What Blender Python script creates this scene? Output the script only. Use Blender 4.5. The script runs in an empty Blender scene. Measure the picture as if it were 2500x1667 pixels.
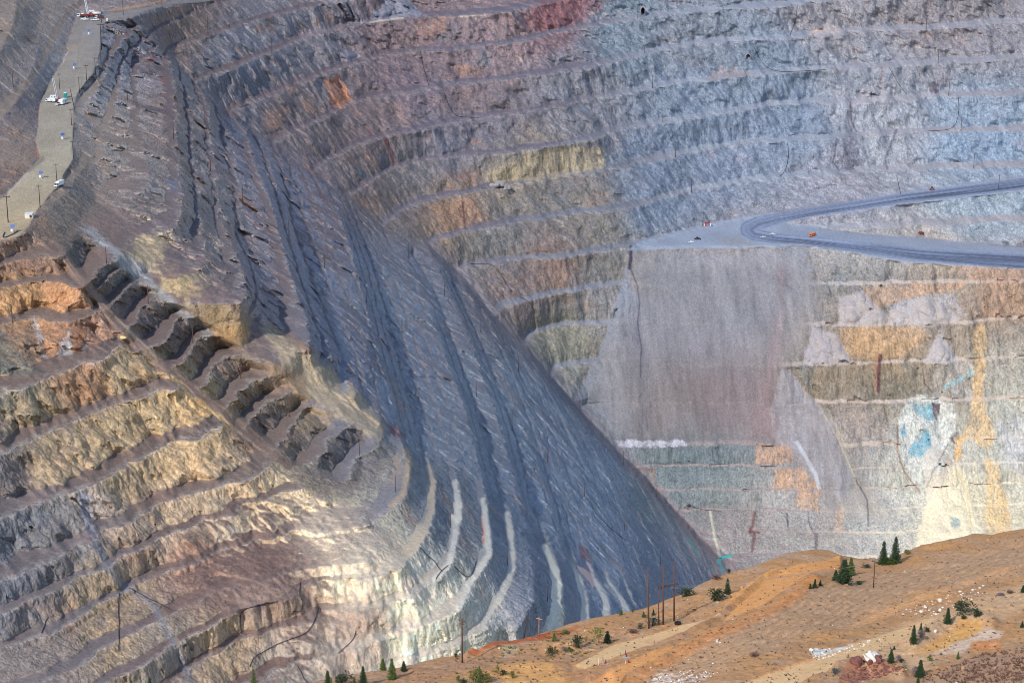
import bpy, math, random
import numpy as np
from mathutils import Vector, Matrix

C = bpy.context.scene.collection
R = math.radians
# ------------------------------------------------------------------ camera, sky, sun, exposure
PITCH = R(17.0)
FOC = 5000.0                       # focal length in units of the 2500-wide photograph
sc = bpy.context.scene
cam_d = bpy.data.cameras.new("camera")
cam = bpy.data.objects.new("camera", cam_d)
C.objects.link(cam)
cam.location = (0, 0, 0)
cam.rotation_euler = (R(90) - PITCH, 0, 0)
cam_d.sensor_width = 36.0
cam_d.lens = 36.0 * FOC / 2500.0
cam_d.clip_start = 1.0
cam_d.clip_end = 20000.0
sc.camera = cam

SUN_AZ = R(-148.0)                 # direction to the sun, clockwise from +Y (camera looks along +Y)
SUN_EL = R(38.0)
w = bpy.data.worlds.new("World")
sc.world = w
w.use_nodes = True
wn = w.node_tree.nodes
sky = wn.new("ShaderNodeTexSky")
sky.sky_type = 'NISHITA'
sky.sun_disc = False
sky.sun_elevation = SUN_EL
sky.sun_rotation = SUN_AZ
sky.altitude = 2000
sky.air_density = 1.0
sky.dust_density = 1.5
w.node_tree.links.new(sky.outputs[0], wn["Background"].inputs[0])
wn["Background"].inputs[1].default_value = 0.15

sun_d = bpy.data.lights.new("sun", 'SUN')
sun_d.energy = 2.9
sun_d.angle = R(1.2)
sun_d.color = (1.0, 0.945, 0.86)
sun = bpy.data.objects.new("sun", sun_d)
C.objects.link(sun)
to_sun = Vector((math.sin(SUN_AZ) * math.cos(SUN_EL), math.cos(SUN_AZ) * math.cos(SUN_EL), math.sin(SUN_EL)))
sun.rotation_euler = to_sun.to_track_quat('Z', 'Y').to_euler()
sun.location = (-600, -200, 600)
sc.view_settings.view_transform = 'Standard'
sc.view_settings.look = 'None'
sc.view_settings.exposure = 0.35
sc.view_settings.gamma = 1.0
sc.cycles.volume_bounces = 0
sc.cycles.filter_width = 0.95
sc.cycles.max_bounces = 5
sc.cycles.diffuse_bounces = 2

rng = np.random.default_rng(7)
random.seed(7)

# ------------------------------------------------------------------ helpers: rays, noise, fields
def ray(u, v):
    cx = (u - 1250.0) / FOC
    cy = (833.5 - v) / FOC
    dy = math.cos(PITCH) + cy * math.sin(PITCH)
    dz = -math.sin(PITCH) + cy * math.cos(PITCH)
    return cx, dy, dz

def at_z(u, v, z):
    dx, dy, dz = ray(u, v)
    t = z / dz
    return dx * t, dy * t

_P = np.concatenate([rng.permutation(256)] * 3).astype(np.int32)
_G = rng.normal(size=(256, 3)).astype(np.float32)
_G /= np.linalg.norm(_G, axis=1)[:, None]

def perlin(x, y, z):
    x = np.asarray(x, np.float32); y = np.asarray(y, np.float32); z = np.asarray(z, np.float32)
    xi = np.floor(x).astype(np.int32); yi = np.floor(y).astype(np.int32); zi = np.floor(z).astype(np.int32)
    xf = x - xi; yf = y - yi; zf = z - zi
    xi &= 255; yi &= 255; zi &= 255
    u = xf * xf * (3 - 2 * xf); v = yf * yf * (3 - 2 * yf); ww = zf * zf * (3 - 2 * zf)
    out = 0
    for dx in (0, 1):
        wx = u if dx else 1 - u
        for dy in (0, 1):
            wy = v if dy else 1 - v
            for dz in (0, 1):
                wz = ww if dz else 1 - ww
                g = _G[_P[_P[_P[xi + dx] + yi + dy] + zi + dz]]
                out = out + wx * wy * wz * (g[..., 0] * (xf - dx) + g[..., 1] * (yf - dy) + g[..., 2] * (zf - dz))
    return out * 1.6

def fbm(x, y, z, octs=4, gain=0.5, ridged=False):
    a, s, n = 1.0, 0.0, 0.0
    for k in range(octs):
        q = perlin(x * 2.03 ** k + 17.3 * k, y * 2.03 ** k + 5.1 * k, z * 2.03 ** k + 9.7 * k)
        if ridged:
            q = 1 - 2 * np.abs(q)
        s = s + a * q
        n += a
        a *= gain
    return s / n

def blur(a, k):
    for _ in range(k):
        p = np.pad(a, 1, mode='edge')
        a = (p[:-2, 1:-1] + p[2:, 1:-1] + p[1:-1, :-2] + p[1:-1, 2:] + 4 * a) / 8
    return a

def upsample(a, shape):
    h, wd = shape
    yy = np.linspace(0, a.shape[0] - 1, h); xx = np.linspace(0, a.shape[1] - 1, wd)
    y0 = np.clip(yy.astype(int), 0, a.shape[0] - 2); x0 = np.clip(xx.astype(int), 0, a.shape[1] - 2)
    fy = (yy - y0)[:, None]; fx = (xx - x0)[None, :]
    r0 = a[y0][:, x0] * (1 - fx) + a[y0][:, x0 + 1] * fx
    r1 = a[y0 + 1][:, x0] * (1 - fx) + a[y0 + 1][:, x0 + 1] * fx
    return r0 * (1 - fy) + r1 * fy

def sample(a, gu, gv, u0, v0, s):
    x = np.clip((gu - u0) / s, 0, a.shape[1] - 1.001); y = np.clip((gv - v0) / s, 0, a.shape[0] - 1.001)
    xi = x.astype(np.int32); yi = y.astype(np.int32); fx = x - xi; fy = y - yi
    return (a[yi, xi] * (1 - fx) * (1 - fy) + a[yi, xi + 1] * fx * (1 - fy) +
            a[yi + 1, xi] * (1 - fx) * fy + a[yi + 1, xi + 1] * fx * fy)

def poly_sd(pts, gu, gv):
    """signed distance (positive inside) of points to a polygon"""
    pts = np.array(pts, np.float32)
    inside = np.zeros(gu.shape, bool)
    d = np.full(gu.shape, 1e9, np.float32)
    n = len(pts)
    for i in range(n):
        x0, y0 = pts[i]; x1, y1 = pts[(i + 1) % n]
        ex, ey = x1 - x0, y1 - y0
        t = np.clip(((gu - x0) * ex + (gv - y0) * ey) / (ex * ex + ey * ey + 1e-9), 0, 1)
        d = np.minimum(d, np.hypot(gu - x0 - t * ex, gv - y0 - t * ey))
        if y0 != y1:
            c = ((y0 > gv) != (y1 > gv)) & (gu < (x1 - x0) * (gv - y0) / (y1 - y0) + x0)
            inside ^= c
    return np.where(inside, d, -d)

def line_d(pts, gu, gv):
    pts = np.array(pts, np.float32)
    d = np.full(gu.shape, 1e9, np.float32)
    for i in range(len(pts) - 1):
        x0, y0 = pts[i]; x1, y1 = pts[i + 1]
        ex, ey = x1 - x0, y1 - y0
        t = np.clip(((gu - x0) * ex + (gv - y0) * ey) / (ex * ex + ey * ey + 1e-9), 0, 1)
        d = np.minimum(d, np.hypot(gu - x0 - t * ex, gv - y0 - t * ey))
    return d

def sstep(x):
    x = np.clip(x, 0, 1)
    return x * x * (3 - 2 * x)

def lin(c):
    c = np.array(c, np.float32) / 255.0
    return np.where(c <= 0.04045, c / 12.92, ((c + 0.055) / 1.055) ** 2.4)

# ------------------------------------------------------------------ survey of the pit: bench crests (each at one level)
# level number -> height below the look-out (m)
LV = [-4, -3, -2, -1, 0, 1, 2, 3, 4, 5, 6, 7, 8, 9, 10, 11, 12, 13, 14, 15, 16, 17, 18, 19, 20]
ZL = [-184, -206, -228, -249, -270, -288, -313, -343, -372, -400, -428, -456, -483, -510, -541, -574, -606, -640, -674, -693, -712, -728, -742, -755, -770]
ZR = [-179, -200, -221, -242, -262, -270, -292, -318, -350, -382, -414, -446, -478, -510, -541, -574, -606, -640, -674, -693, -712, -728, -742, -755, -770]

LINES = [
 (0.5, [(-300,705),(-100,665),(0,647),(43,634),(157,621),(165,585),(187,553),(195,540),(225,500),(255,468),(278,460),(310,474),(350,462),(366,430),(357,393),(345,340),(334,279),(332,232),(321,143)]),
 (1, [(-300,770),(-100,730),(0,700),(36,698),(114,686),(150,690),(200,700),(250,655),(282,638),(300,608),(330,590),(349,573),(385,568),(420,560),(438,530),(442,492),(428,386),(421,279),(425,214),(412,150),(405,130),(414,118),(507,89),(607,54),(732,21),(860,0),(1000,-30),(1240,-70),(1670,-135),(2100,-165)]),
 (1.545, [(-300,870),(-100,830),(0,800),(36,782),(107,761)]),
 (1.545, [(257,750),(321,693),(360,665),(421,680),(450,672),(480,665),(505,640),(490,560),(478,440),(468,330),(462,250),(440,180)]),
 (1.89, [(311,800),(386,718)]),
 (2.1, [(-300,1070),(-100,990),(0,965),(54,946),(136,907),(250,871),(296,857)]),
 (2, [(478,742),(540,738),(585,742),(602,722),(595,670),(570,620),(536,536),(521,421),(511,339),(511,271),(493,229),(474,200),(482,193),(536,182),(664,125),(743,96),(840,68),(905,55),(1000,45),(1210,35),(1320,12),(1420,-8),(1670,-42),(2100,-85),(2600,-120)]),
 (2.235, [(386,846),(446,771)]),
 (2.58, [(446,882),(507,807),(516,799),(560,785),(595,792),(625,785),(640,762),(635,700),(612,630),(582,560)]),
 (2.75, [(-300,1220),(-100,1145),(0,1110),(54,1093),(160,1046),(257,1000),(339,975),(425,955)]),
 (2.925, [(500,936),(554,864)]),
 (3, [(602,872),(650,884),(705,876),(752,855),(745,780),(725,720),(690,600),(661,500),(625,411),(607,357),(600,321),(560,275),(572,266),(590,262),(714,211),(840,164),(923,141),(1026,125),(1094,123),(1187,114),(1294,100),(1309,93),(1401,71),(1544,50),(1670,32),(1838,21),(2000,7),(2096,0),(2600,-30)]),
 (3.27, [(571,986),(607,918)]),
 (3.4, [(-300,1390),(-100,1305),(0,1268),(71,1243),(171,1203),(264,1157),(343,1121),(425,1079),(536,1053)]),
 (3.5, [(690,925),(740,918),(790,905),(812,880),(780,800),(735,680),(700,560),(668,440),(645,375),(636,350)]),
 (3.615, [(625,1029),(654,968)]),
 (4, [(-300,1530),(-100,1448),(0,1415),(71,1400),(136,1370),(232,1321),(286,1282),(393,1232),(536,1191),(610,1168),(690,1109),(735,1015),(765,995),(800,990),(850,985),(868,960),(840,870),(790,740),(745,620),(714,536),(700,446),(679,375),(668,352),(685,345),(730,318),(800,285),(830,264),(884,246),(980,229),(1080,214),(1187,200),(1294,188),(1348,180),(1437,168),(1573,134),(1670,116),(1838,100),(1971,91),(2124,77),(2267,70),(2500,57),(2800,40)]),
 (4.3, [(776,1126),(800,1062)]),
 (4.4, [(-300,1620),(-100,1530),(0,1500),(140,1440),(250,1390),(389,1310),(468,1287),(560,1262),(650,1225),(740,1185)]),
 (4.5, [(890,1080),(920,1060),(928,1020),(900,900),(850,760),(800,630),(765,540),(740,450),(715,390)]),
 (4.65, [(851,1143),(888,1085)]),
 (4.9, [(-300,1700),(-100,1625),(0,1590),(160,1530),(380,1400),(560,1345),(643,1318),(714,1300),(800,1290),(900,1280)]),
 (5, [(930,1262),(960,1240),(991,1207),(1001,1136),(987,1107),(960,1010),(925,880),(890,740),(855,610),(835,550),(790,470),(764,425),(770,408),(808,386),(862,360),(948,332),(1044,314),(1162,288),(1309,275),(1394,255),(1451,243),(1594,216),(1670,202),(1838,184),(2017,171),(2196,162),(2303,155),(2500,145),(2800,130)]),
 (5.5, [(-100,1700),(20,1690),(160,1640),(300,1560),(420,1500),(543,1450),(680,1400),(780,1380),(900,1370)]),
 (6, [(100,1745),(200,1700),(400,1590),(543,1507),(680,1467),(743,1428),(786,1418),(880,1410),(960,1400),(1001,1357),(1034,1314),(1059,1250),(1062,1178),(1044,1128),(1025,1070),(985,920),(950,780),(910,640),(875,550),(851,482),(862,472),(893,452),(955,411),(1044,393),(1187,379),(1330,361),(1455,339),(1491,321),(1616,300),(1670,294),(1803,273),(1910,255),(2035,252),(2124,250),(2231,243),(2317,236),(2500,230),(2800,215)]),
 (6.5, [(300,1745),(450,1640),(582,1550),(750,1510),(850,1490),(960,1470),(1066,1418),(1101,1378),(1112,1336),(1126,1250),(1116,1171),(1098,1110),(1050,940),(1005,790),(950,650),(905,560)]),
 (7, [(500,1745),(620,1650),(730,1621),(820,1598),(900,1570),(1000,1540),(1126,1489),(1151,1428),(1201,1350),(1191,1278),(1187,1218),(1134,996),(1085,870),(1040,740),(990,650),(945,585),(936,548),(962,525),(1001,500),(1080,482),(1173,464),(1294,443),(1437,425),(1491,416),(1648,382),(1670,378),(1767,357),(1946,343),(2106,334),(2267,323),(2500,318),(2800,305)]),
 (7.75, [(800,1690),(950,1620),(1080,1580),(1187,1535),(1223,1468),(1255,1393),(1255,1321),(1241,1250),(1215,1180),(1170,1020),(1125,880),(1080,750),(1035,660),(1005,612)]),
 (8, [(1260,1540),(1300,1470),(1300,1390),(1278,1300),(1255,1180),(1215,1030),(1170,900),(1120,770),(1075,670),(1042,600),(1051,589),(1151,564),(1259,546),(1366,529),(1530,511),(1670,471),(1838,441),(2017,429),(2160,416),(2339,412),(2500,407),(2800,398)]),
 (8.75, [(1000,1740),(1200,1640),(1300,1590),(1359,1532),(1373,1464),(1366,1393),(1337,1318),(1300,1240),(1275,1120),(1230,980),(1180,850),(1130,740),(1100,680)]),
 (9, [(1390,1540),(1392,1450),(1375,1360),(1340,1260),(1300,1120),(1250,980),(1200,850),(1150,740),(1114,662),(1120,654),(1205,645),(1294,636),(1359,629),(1437,618),(1526,607),(1560,601),(1700,601),(1800,602),(1950,596)]),
 (9.5, [(1420,1580),(1434,1510),(1434,1464),(1416,1403),(1380,1310),(1340,1160),(1290,1010),(1240,880),(1200,800),(1170,745)]),
 (10, [(1480,1580),(1487,1500),(1484,1464),(1455,1410),(1420,1320),(1380,1180),(1330,1040),(1280,930),(1235,850),(1205,775),(1230,748),(1348,718),(1437,704),(1526,696),(1600,700),(1750,700),(2092,696),(2339,691),(2500,688),(2800,690)]),
 (10.5, [(1530,1570),(1537,1489),(1519,1460),(1480,1400),(1450,1300),(1410,1170),(1360,1050),(1310,940),(1270,865)]),
 (11, [(1570,1560),(1560,1500),(1530,1430),(1490,1320),(1450,1200),(1400,1080),(1350,980),(1310,900),(1280,845),(1290,810),(1401,796),(1523,786),(1750,795),(1983,796),(2160,795),(2381,786),(2500,780),(2800,775)]),
 (12, [(1620,1560),(1600,1500),(1570,1400),(1530,1290),(1485,1170),(1430,1060),(1380,980),(1342,925),(1351,896),(1484,884),(1700,892),(1917,895),(2142,889),(2250,884),(2374,880),(2500,875),(2800,868)]),
 (13, [(1670,1540),(1640,1480),(1605,1370),(1565,1270),(1515,1160),(1460,1070),(1415,1005),(1430,985),(1520,982),(1700,985),(2190,982),(2374,980),(2500,975),(2800,968)]),
 (14, [(1700,1520),(1670,1450),(1640,1360),(1600,1260),(1555,1170),(1508,1112),(1505,1090),(1560,1088),(1660,1087),(1845,1085),(1930,1092),(2100,1090),(2300,1075),(2500,1070),(2800,1060)]),
 (15, [(1725,1500),(1700,1440),(1670,1360),(1630,1270),(1580,1180),(1548,1140),(1660,1134),(1840,1138),(1910,1143),(2100,1145),(2500,1130),(2800,1120)]),
 (16, [(1745,1490),(1720,1430),(1700,1370),(1660,1290),(1615,1215),(1598,1196),(1660,1194),(1892,1196),(1950,1200),(2200,1190),(2500,1180),(2800,1170)]),
 (17, [(1765,1480),(1735,1420),(1715,1350),(1680,1290),(1648,1249),(1700,1246),(1838,1244),(2017,1250),(2130,1250),(2250,1240),(2330,1238),(2500,1232),(2800,1225)]),
 (18, [(1785,1470),(1755,1410),(1735,1360),(1705,1308),(1760,1303),(1860,1300),(2040,1302),(2140,1305),(2500,1290),(2800,1282)]),
 (19, [(1805,1460),(1775,1400),(1768,1372),(1785,1353),(1910,1355),(2140,1365),(2500,1350),(2800,1345)]),
 (20, [(1840,1480),(1900,1430),(2500,1420),(2800,1415)]),
]
# the haul road: a ramp, so its level changes along it
PAD_TOE = [(-300,640),(-80,545),(0,488),(42,450),(80,405),(100,385),(88,340),(95,290),(102,240),(119,212),(132,180),(153,157),(168,125),(162,106),(176,80),(178,55),(191,40),(212,32),(276,30),(361,16),(404,4),(460,-8),(560,-28),(700,-55)]
PAD_CREST = [(-300,700),(-80,635),(0,590),(51,577),(70,551),(80,528),(98,506),(132,466),(151,453),(156,428),(181,387),(178,343),(181,306),(181,257),(192,228),(213,200),(230,180),(247,123),(248,64),(266,53),(319,40),(383,21),(425,13),(500,6),(560,-2),(640,-22),(800,-50),(1240,-85),(1700,-130)]
def pad_n(p):
    k = min(1.0, max(0.0, (p[0] - 310.0) / 300.0))
    return -0.85 * min(1.0, max(0.0, (545.0 - p[1]) / 505.0)) * (1 - k * k * (3 - 2 * k))
HILL_UP = [
 [(-300,100,-2.7),(-120,40,-2.8),(-60,-60,-2.9),(-60,-160,-3)],
 [(-300,260,-1.9),(-80,200,-1.9),(0,120,-2.0),(30,60,-2.15),(40,0,-2.25),(45,-100,-2.4),(45,-160,-2.4)],
 [(-300,420,-.9),(-80,335,-.9),(0,290,-.95),(40,240,-1.05),(85,150,-1.25),(95,60,-1.45),(112,0,-1.55),(190,-45,-1.45),(330,-75,-1.2),(600,-110,-.9),(1000,-140,-.9)],
 [(x, y, pad_n((x, y)) - 0.02) for x, y in PAD_TOE], [(x, y, pad_n((x, y))) for x, y in PAD_CREST],
]
VALLEY = [(405,130,1),(440,165,1.5),(474,200,2),(517,237,2.5),(560,275,3),(612,313,3.5),(668,352,4),(715,388,4.5),(764,425,5),(806,453,5.5),(851,482,6),(893,515,6.5),(936,548,7),(990,575,7.5),(1042,600,8),(1080,630,8.5),(1114,662,9),(1160,712,9.5),(1205,770,10),(1243,808,10.5),(1280,845,11),(1311,885,11.5),(1342,925,12),(1378,965,12.5),(1415,1005,13),(1460,1050,13.5),(1506,1100,14),(1548,1140,15),(1598,1196,16),(1648,1249,17),(1705,1308,18),(1768,1372,19)]
RAMP = HILL_UP + [ VALLEY,
 [(1950,596,9.0),(2040,606,9.1),(2200,637,9.3),(2350,645,9.47),(2500,652,9.62),(2800,668,9.95)],
 [(1640,577,8.93),(1710,560,8.9),(1790,541,8.85),(1850,533,8.8),(2000,508,8.62),(2200,472,8.45),(2500,433,8.25),(2800,400,8.1)],
 [(1910,545,8.85),(1980,527,8.68),(2200,499,8.45),(2500,464,8.25),(2800,430,8.1)],
 [(1925,552,8.92),(1980,556,8.97),(2060,566,9.05),(2200,577,9.24),(2500,603,9.58),(2800,628,9.9)],
 [(1560,594,8.95),(1640,580,8.95)],
 [(2090,546,8.85),(2300,538,8.9),(2500,532,8.95)],
]
ZN = [-184, -206, -228, -249, -270, -288, -313, -343, -372, -396, -408, -434, -454, -485, -515, -545, -573, -604, -638, -662, -686, -705, -722, -738, -755]
U0, V0, GS = -320, -170, 4
GW, GH = (2840 - U0) // GS, (1790 - V0) // GS

def densify(pts):
    out = []
    for a, b in zip(pts[:-1], pts[1:]):
        L = math.hypot(b[0] - a[0], b[1] - a[1])
        k = max(1, int(L / 1.5))
        for i in range(k):
            t = i / k
            out.append([a[j] + (b[j] - a[j]) * t for j in range(3)])
    out.append(list(pts[-1]))
    return out

def solve_field(lines3, u0, v0, w_px, h_px, gs):
    pts = np.array(sum((densify(l) for l in lines3), []), np.float64)
    val = None
    for k in (64, 32, 16, 8, 4):
        if k < gs:
            break
        gw, gh = int(w_px // k), int(h_px // k)
        xi = np.clip(((pts[:, 0] - u0) / k).astype(int), 0, gw - 1)
        yi = np.clip(((pts[:, 1] - v0) / k).astype(int), 0, gh - 1)
        s = np.zeros((gh, gw)); c = np.zeros((gh, gw))
        np.add.at(s, (yi, xi), pts[:, 2]); np.add.at(c, (yi, xi), 1)
        m = c > 0
        tgt = np.where(m, s / np.maximum(c, 1), 0)
        val = np.full((gh, gw), pts[:, 2].mean()) if val is None else upsample(val, (gh, gw))
        for it in range(400 if k > 8 else 220):
            p = np.pad(val, 1, mode='edge')
            nv = 0.25 * (p[:-2, 1:-1] + p[2:, 1:-1] + p[1:-1, :-2] + p[1:-1, 2:])
            val = np.where(m, tgt, nv)
    return val

lines3 = [[(x, y, n) for x, y in pts] for n, pts in LINES] + RAMP
NF = solve_field(lines3, U0, V0, 2840 - U0, 1790 - V0, GS)
NF = blur(NF, 1)
# ------------------------------------------------------------------ pit surface on a fine grid
STEP = 2.0
us = np.arange(-300, 2801, STEP, dtype=np.float32)
vs = np.arange(-150, 1741, STEP, dtype=np.float32)
GU, GV = np.meshgrid(us, vs)
HH, WW = GU.shape
off = GS / 2
N0 = sample(NF, GU, GV, U0 + off, V0 + off, GS)

WNOSE = sstep(poly_sd([(-900,1340),(300,1270),(700,1180),(950,1090),(1100,1150),(1400,1350),(1600,1480),(1650,2300),(-900,2300)], GU, GV) / 360 + 0.5)

def zlev(n, u):
    zl = np.interp(n, LV, ZL); zr = np.interp(n, LV, ZR)
    wgt = sstep((u - 650.0) / 1500.0)
    return zl + (zr - zl) * wgt + (np.interp(n, LV, ZN) - zl) * WNOSE

def mask(pts, feather, noise=None):
    sd = poly_sd(pts, GU, GV)
    if noise is not None:
        sd = sd + noise
    return sstep(sd / feather + 0.5).astype(np.float32)

def no_overhang(n):
    z = zlev(n, GU); z2 = z.copy()
    dx_, dy_, dz_ = ray(GU, GV)
    y = z / dz_ * dy_
    for j in range(1, HH):
        yn = np.minimum(y[j], y[j - 1] - np.where(y[j] > y[j - 1] - 0.05, 0.12, 0.0))
        y[j] = yn
        z2[j] = yn / dy_[j] * dz_[j]
    g = (zlev(n + 0.05, GU) - zlev(n - 0.05, GU)) / 0.1
    return n + np.clip((z2 - z) / np.minimum(g, -8), -3, 3)
NB_ = sample(blur(NF, 160), GU, GV, U0 + off, V0 + off, GS)
M_slab0 = sstep(poly_sd([(600,755),(665,800),(800,900),(930,1045),(925,1100),(850,1035),(760,985),(650,890),(600,810)], GU, GV) / 60 + 0.5)
N0 = N0 * (1 - 0.95 * M_slab0) + NB_ * 0.95 * M_slab0
N0 = N0 + blur(no_overhang(N0) - N0, 24)
N0 = blur(N0, 1)
Z0 = zlev(N0, GU).astype(np.float32)
X0, Y0 = at_z(GU, GV, Z0)
X0 = X0.astype(np.float32); Y0 = Y0.astype(np.float32)
WN = fbm(X0 / 40, Y0 / 40, Z0 / 40, 4)            # general warp noise
WN2 = fbm(X0 / 14, Y0 / 14, Z0 / 25 + 31, 3)

M_left = mask([(-400,560),(60,560),(150,600),(170,650),(320,860),(460,960),(550,1040),(630,1110),(690,1165),(800,1220),(900,1260),(1000,1400),(1150,1620),(1150,1800),(-400,1800)], 24)
M_scoop = mask([(150,650),(190,570),(330,690),(470,770),(640,900),(780,1000),(900,1040),(990,1110),(960,1230),(860,1175),(760,1150),(640,1100),(500,970),(330,865)], 24)
M_dark = mask([(200,20),(330,60),(420,150),(550,280),(760,430),(950,560),(1110,660),(1210,780),(1340,910),(1400,1000),(1500,1090),(1650,1250),(1790,1360),(1790,1600),(1400,1700),(1200,1640),(1080,1520),(1000,1380),(960,1240),(990,1110),(900,1030),(640,800),(400,600),(240,480),(190,240)], 30)
M_road9 = np.maximum(mask([(1530,612),(1560,590),(1640,570),(1800,532),(1940,515),(1915,550),(1990,557),(2060,568),(2200,578),(2500,604),(2900,632),(2900,700),(2500,656),(2350,649),(2200,641),(2040,610),(1950,600),(1800,606),(1700,605)], 6),
                     mask([(1800,532),(2000,505),(2200,469),(2500,430),(2900,385),(2900,420),(2500,466),(2200,501),(1980,529),(1900,548),(1840,560)], 6))
M_slide = mask([(1550,622),(1960,610),(2000,720),(1980,810),(1905,905),(1990,1010),(2160,1255),(2030,1255),(1930,1095),(1850,1080),(1660,1078),(1530,1078),(1420,985),(1490,830),(1545,720)], 60, WN * 16)
vline = [(1042,600),(1080,630),(1114,662),(1160,712),(1230,800),(1340,915),(1400,985),(1500,1095),(1548,1143),(1600,1200),(1650,1252),(1700,1310),(1765,1372)]
M_corner = sstep((26 - line_d(vline, GU, GV) + WN * 12) / 22).astype(np.float32)
M_chute = mask([(590,1190),(980,1290),(1090,1600),(820,1690),(480,1450),(420,1330)], 70, WN * 30)
M_slab = mask([(600,755),(665,800),(800,900),(930,1045),(925,1100),(850,1035),(760,985),(650,880),(600,800)], 40, WN * 15)
PADSD = poly_sd(PAD_TOE + PAD_CREST[::-1], GU, GV)
M_pad = sstep(PADSD / 5 + 0.5).astype(np.float32)
M_d2 = mask([(200,545),(255,500),(420,530),(520,630),(620,750),(680,815),(940,1050),(900,1050),(815,1050),(750,995),(665,955),(570,850),(460,758),(335,682),(296,630),(215,560)], 26, WN * 10)
M_topl = mask([(-400,-200),(160,-200),(180,50),(165,120),(100,240),(80,400),(-400,600)], 30)
d1 = [(165,640),(240,735),(300,800),(360,860),(440,920),(520,985),(590,1040),(640,1085),(700,1130)]
M_ramp = sstep((22 - line_d(d1, GU, GV) + WN * 10) / 16).astype(np.float32)

M_lit = mask([(760,1260),(900,1290),(985,1390),(1120,1500),(1200,1600),(1100,1700),(800,1700),(760,1500)], 90)
M_nose = mask([(915,1040),(960,1080),(1040,1110),(1130,1150),(1200,1200),(1250,1235),(1290,1290),(1370,1310),(1470,1390),(1560,1450),(1500,1600),(1000,1750),(800,1750),(850,1560),(920,1400),(900,1290),(880,1180)], 36)
def terrace(n, levels, wflat, rim=0.90):
    lv = np.array(levels, np.float32)
    i = np.clip(np.searchsorted(lv, n, side='left') - 1, 0, len(lv) - 2)
    a = lv[i]; b = lv[i + 1]
    f = (n - a) / (b - a)
    out = f < 0
    f = np.clip(f, 0, 1)
    edge = 1 - wflat
    face = f / edge * rim
    flat = rim + (f - edge) / wflat * (1 - rim)
    g = np.where(f < edge, face, flat)
    fm = sstep((edge - f) / 0.06 + 0.5)
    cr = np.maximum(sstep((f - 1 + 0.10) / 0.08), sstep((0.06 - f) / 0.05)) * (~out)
    return np.where(out, n, a + g * (b - a)), fm, cr

rib = fbm(X0 / 16, Y0 / 16, Z0 / 400, 3, 0.55)
nk = (1 - M_road9) * (1 - M_pad) * (1 - 0.75 * M_slide)
WN4 = fbm(X0 / 60 + 20, Y0 / 45, Z0 / 45, 4, 0.6)
WN3 = fbm(X0 / 22 + 50, Y0 / 22, Z0 / 60, 4, 0.6)
N1 = N0 + 0.08 * WN * nk + (0.17 * M_chute + 0.05 * M_left + 0.16 * M_dark * (1 - 0.7 * M_nose)) * WN3 + 0.06 * rib * nk
flat0 = PADSD > 0
N1 = N0 + (N1 - N0) * (1 - M_pad)
tal = fbm(X0 / 17 + 3, Y0 / 17, Z0 / 300 + 8, 3, 0.6)
RIM = np.clip(0.86 + 0.16 * tal, 0.74, 0.96)
wm = 0.145 + 0.045 * fbm(X0 / 30, Y0 / 30, Z0 / 300 + 3, 3)
Lmain = [-4, -3, -2, -1, 0] + list(range(1, 21))
Tm, Fm, Cm = terrace(N1, Lmain, np.clip(wm - 0.05 * sstep((GV - 640) / 60) * sstep((GU - 1500) / 100), 0.05, 0.4), np.clip(0.9 + 0.05 * tal, 0.84, 0.95))
Td, Fd, Cd = terrace(N1, [-4, -3, -2, -1.5, -1, -.35, .1] + [.5, 1, 1.5, 2, 2.5, 3, 3.5, 4, 4.33, 4.66, 5, 5.33, 5.66, 6, 6.25, 6.5, 6.75, 7] + [7.375, 7.75, 8.1, 8.4, 8.75, 9.125, 9.5, 9.75, 10, 10.25, 10.5, 10.75, 11, 11.33, 11.66, 12, 12.33, 12.66, 13, 13.33, 13.66, 14, 14.33, 14.66] + list(range(15, 21)), np.clip(wm + 0.12 * sstep((1500 - GU) / 200) + 0.16 * M_nose, 0.1, 0.6), 1.0)
Tl, Fl, Cl = terrace(N1, [-4, -.1, .5, 1, 1.545, 2.1, 2.75, 3.4, 4, 4.4, 4.9, 5.5, 6, 6.5, 7, 7.75, 8.75, 10], np.clip(wm + 0.11 + 0.16 * tal, 0.08, 0.5), RIM)
Ts, Fs, Cs = terrace(N1, [-4, -.1, .5, 1, 1.2, 1.545, 1.89, 2.235, 2.58, 2.925, 3.27, 3.615, 3.96, 4.3, 4.65, 5, 5.5, 6, 7, 8], np.clip(wm + 0.26, 0.1, 0.6), 1.1)
Tn, Fn, Cn = terrace(N1, [-4, 3, 4, 4.3, 4.65, 5, 6, 6.5, 7, 7.75, 8.75, 9.5, 10, 10.5, 11, 12, 13, 14, 15, 16, 17, 18, 19, 20], np.clip(wm + 0.10, 0.1, 0.5))
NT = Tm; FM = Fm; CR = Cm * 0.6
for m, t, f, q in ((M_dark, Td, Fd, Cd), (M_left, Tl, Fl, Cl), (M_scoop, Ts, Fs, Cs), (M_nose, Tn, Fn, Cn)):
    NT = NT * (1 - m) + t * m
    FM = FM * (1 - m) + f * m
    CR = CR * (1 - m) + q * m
S = (1 - M_road9) * (1 - M_pad)
S = S * (1 - 0.86 * M_slide) * (1 - 0.72 * M_chute) * (1 - 0.6 * M_d2) * (1 - M_dark * (1 - M_nose) * np.clip(0.10 + 0.26 * sstep((N0 - 3.0) / 2) + 0.75 * sstep((WN4 + 0.05) / 0.5), 0, 0.85)) * (1 - 0.8 * M_corner) * (1 - 0.85 * M_slab) * (1 - 0.3 * M_topl) * (1 - 0.8 * M_ramp) * (1 - 0.45 * M_lit)
NT = N1 * (1 - S) + NT * S
FM = FM * (0.25 + 0.75 * S) * (1 - M_road9) * (1 - M_pad)
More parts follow.
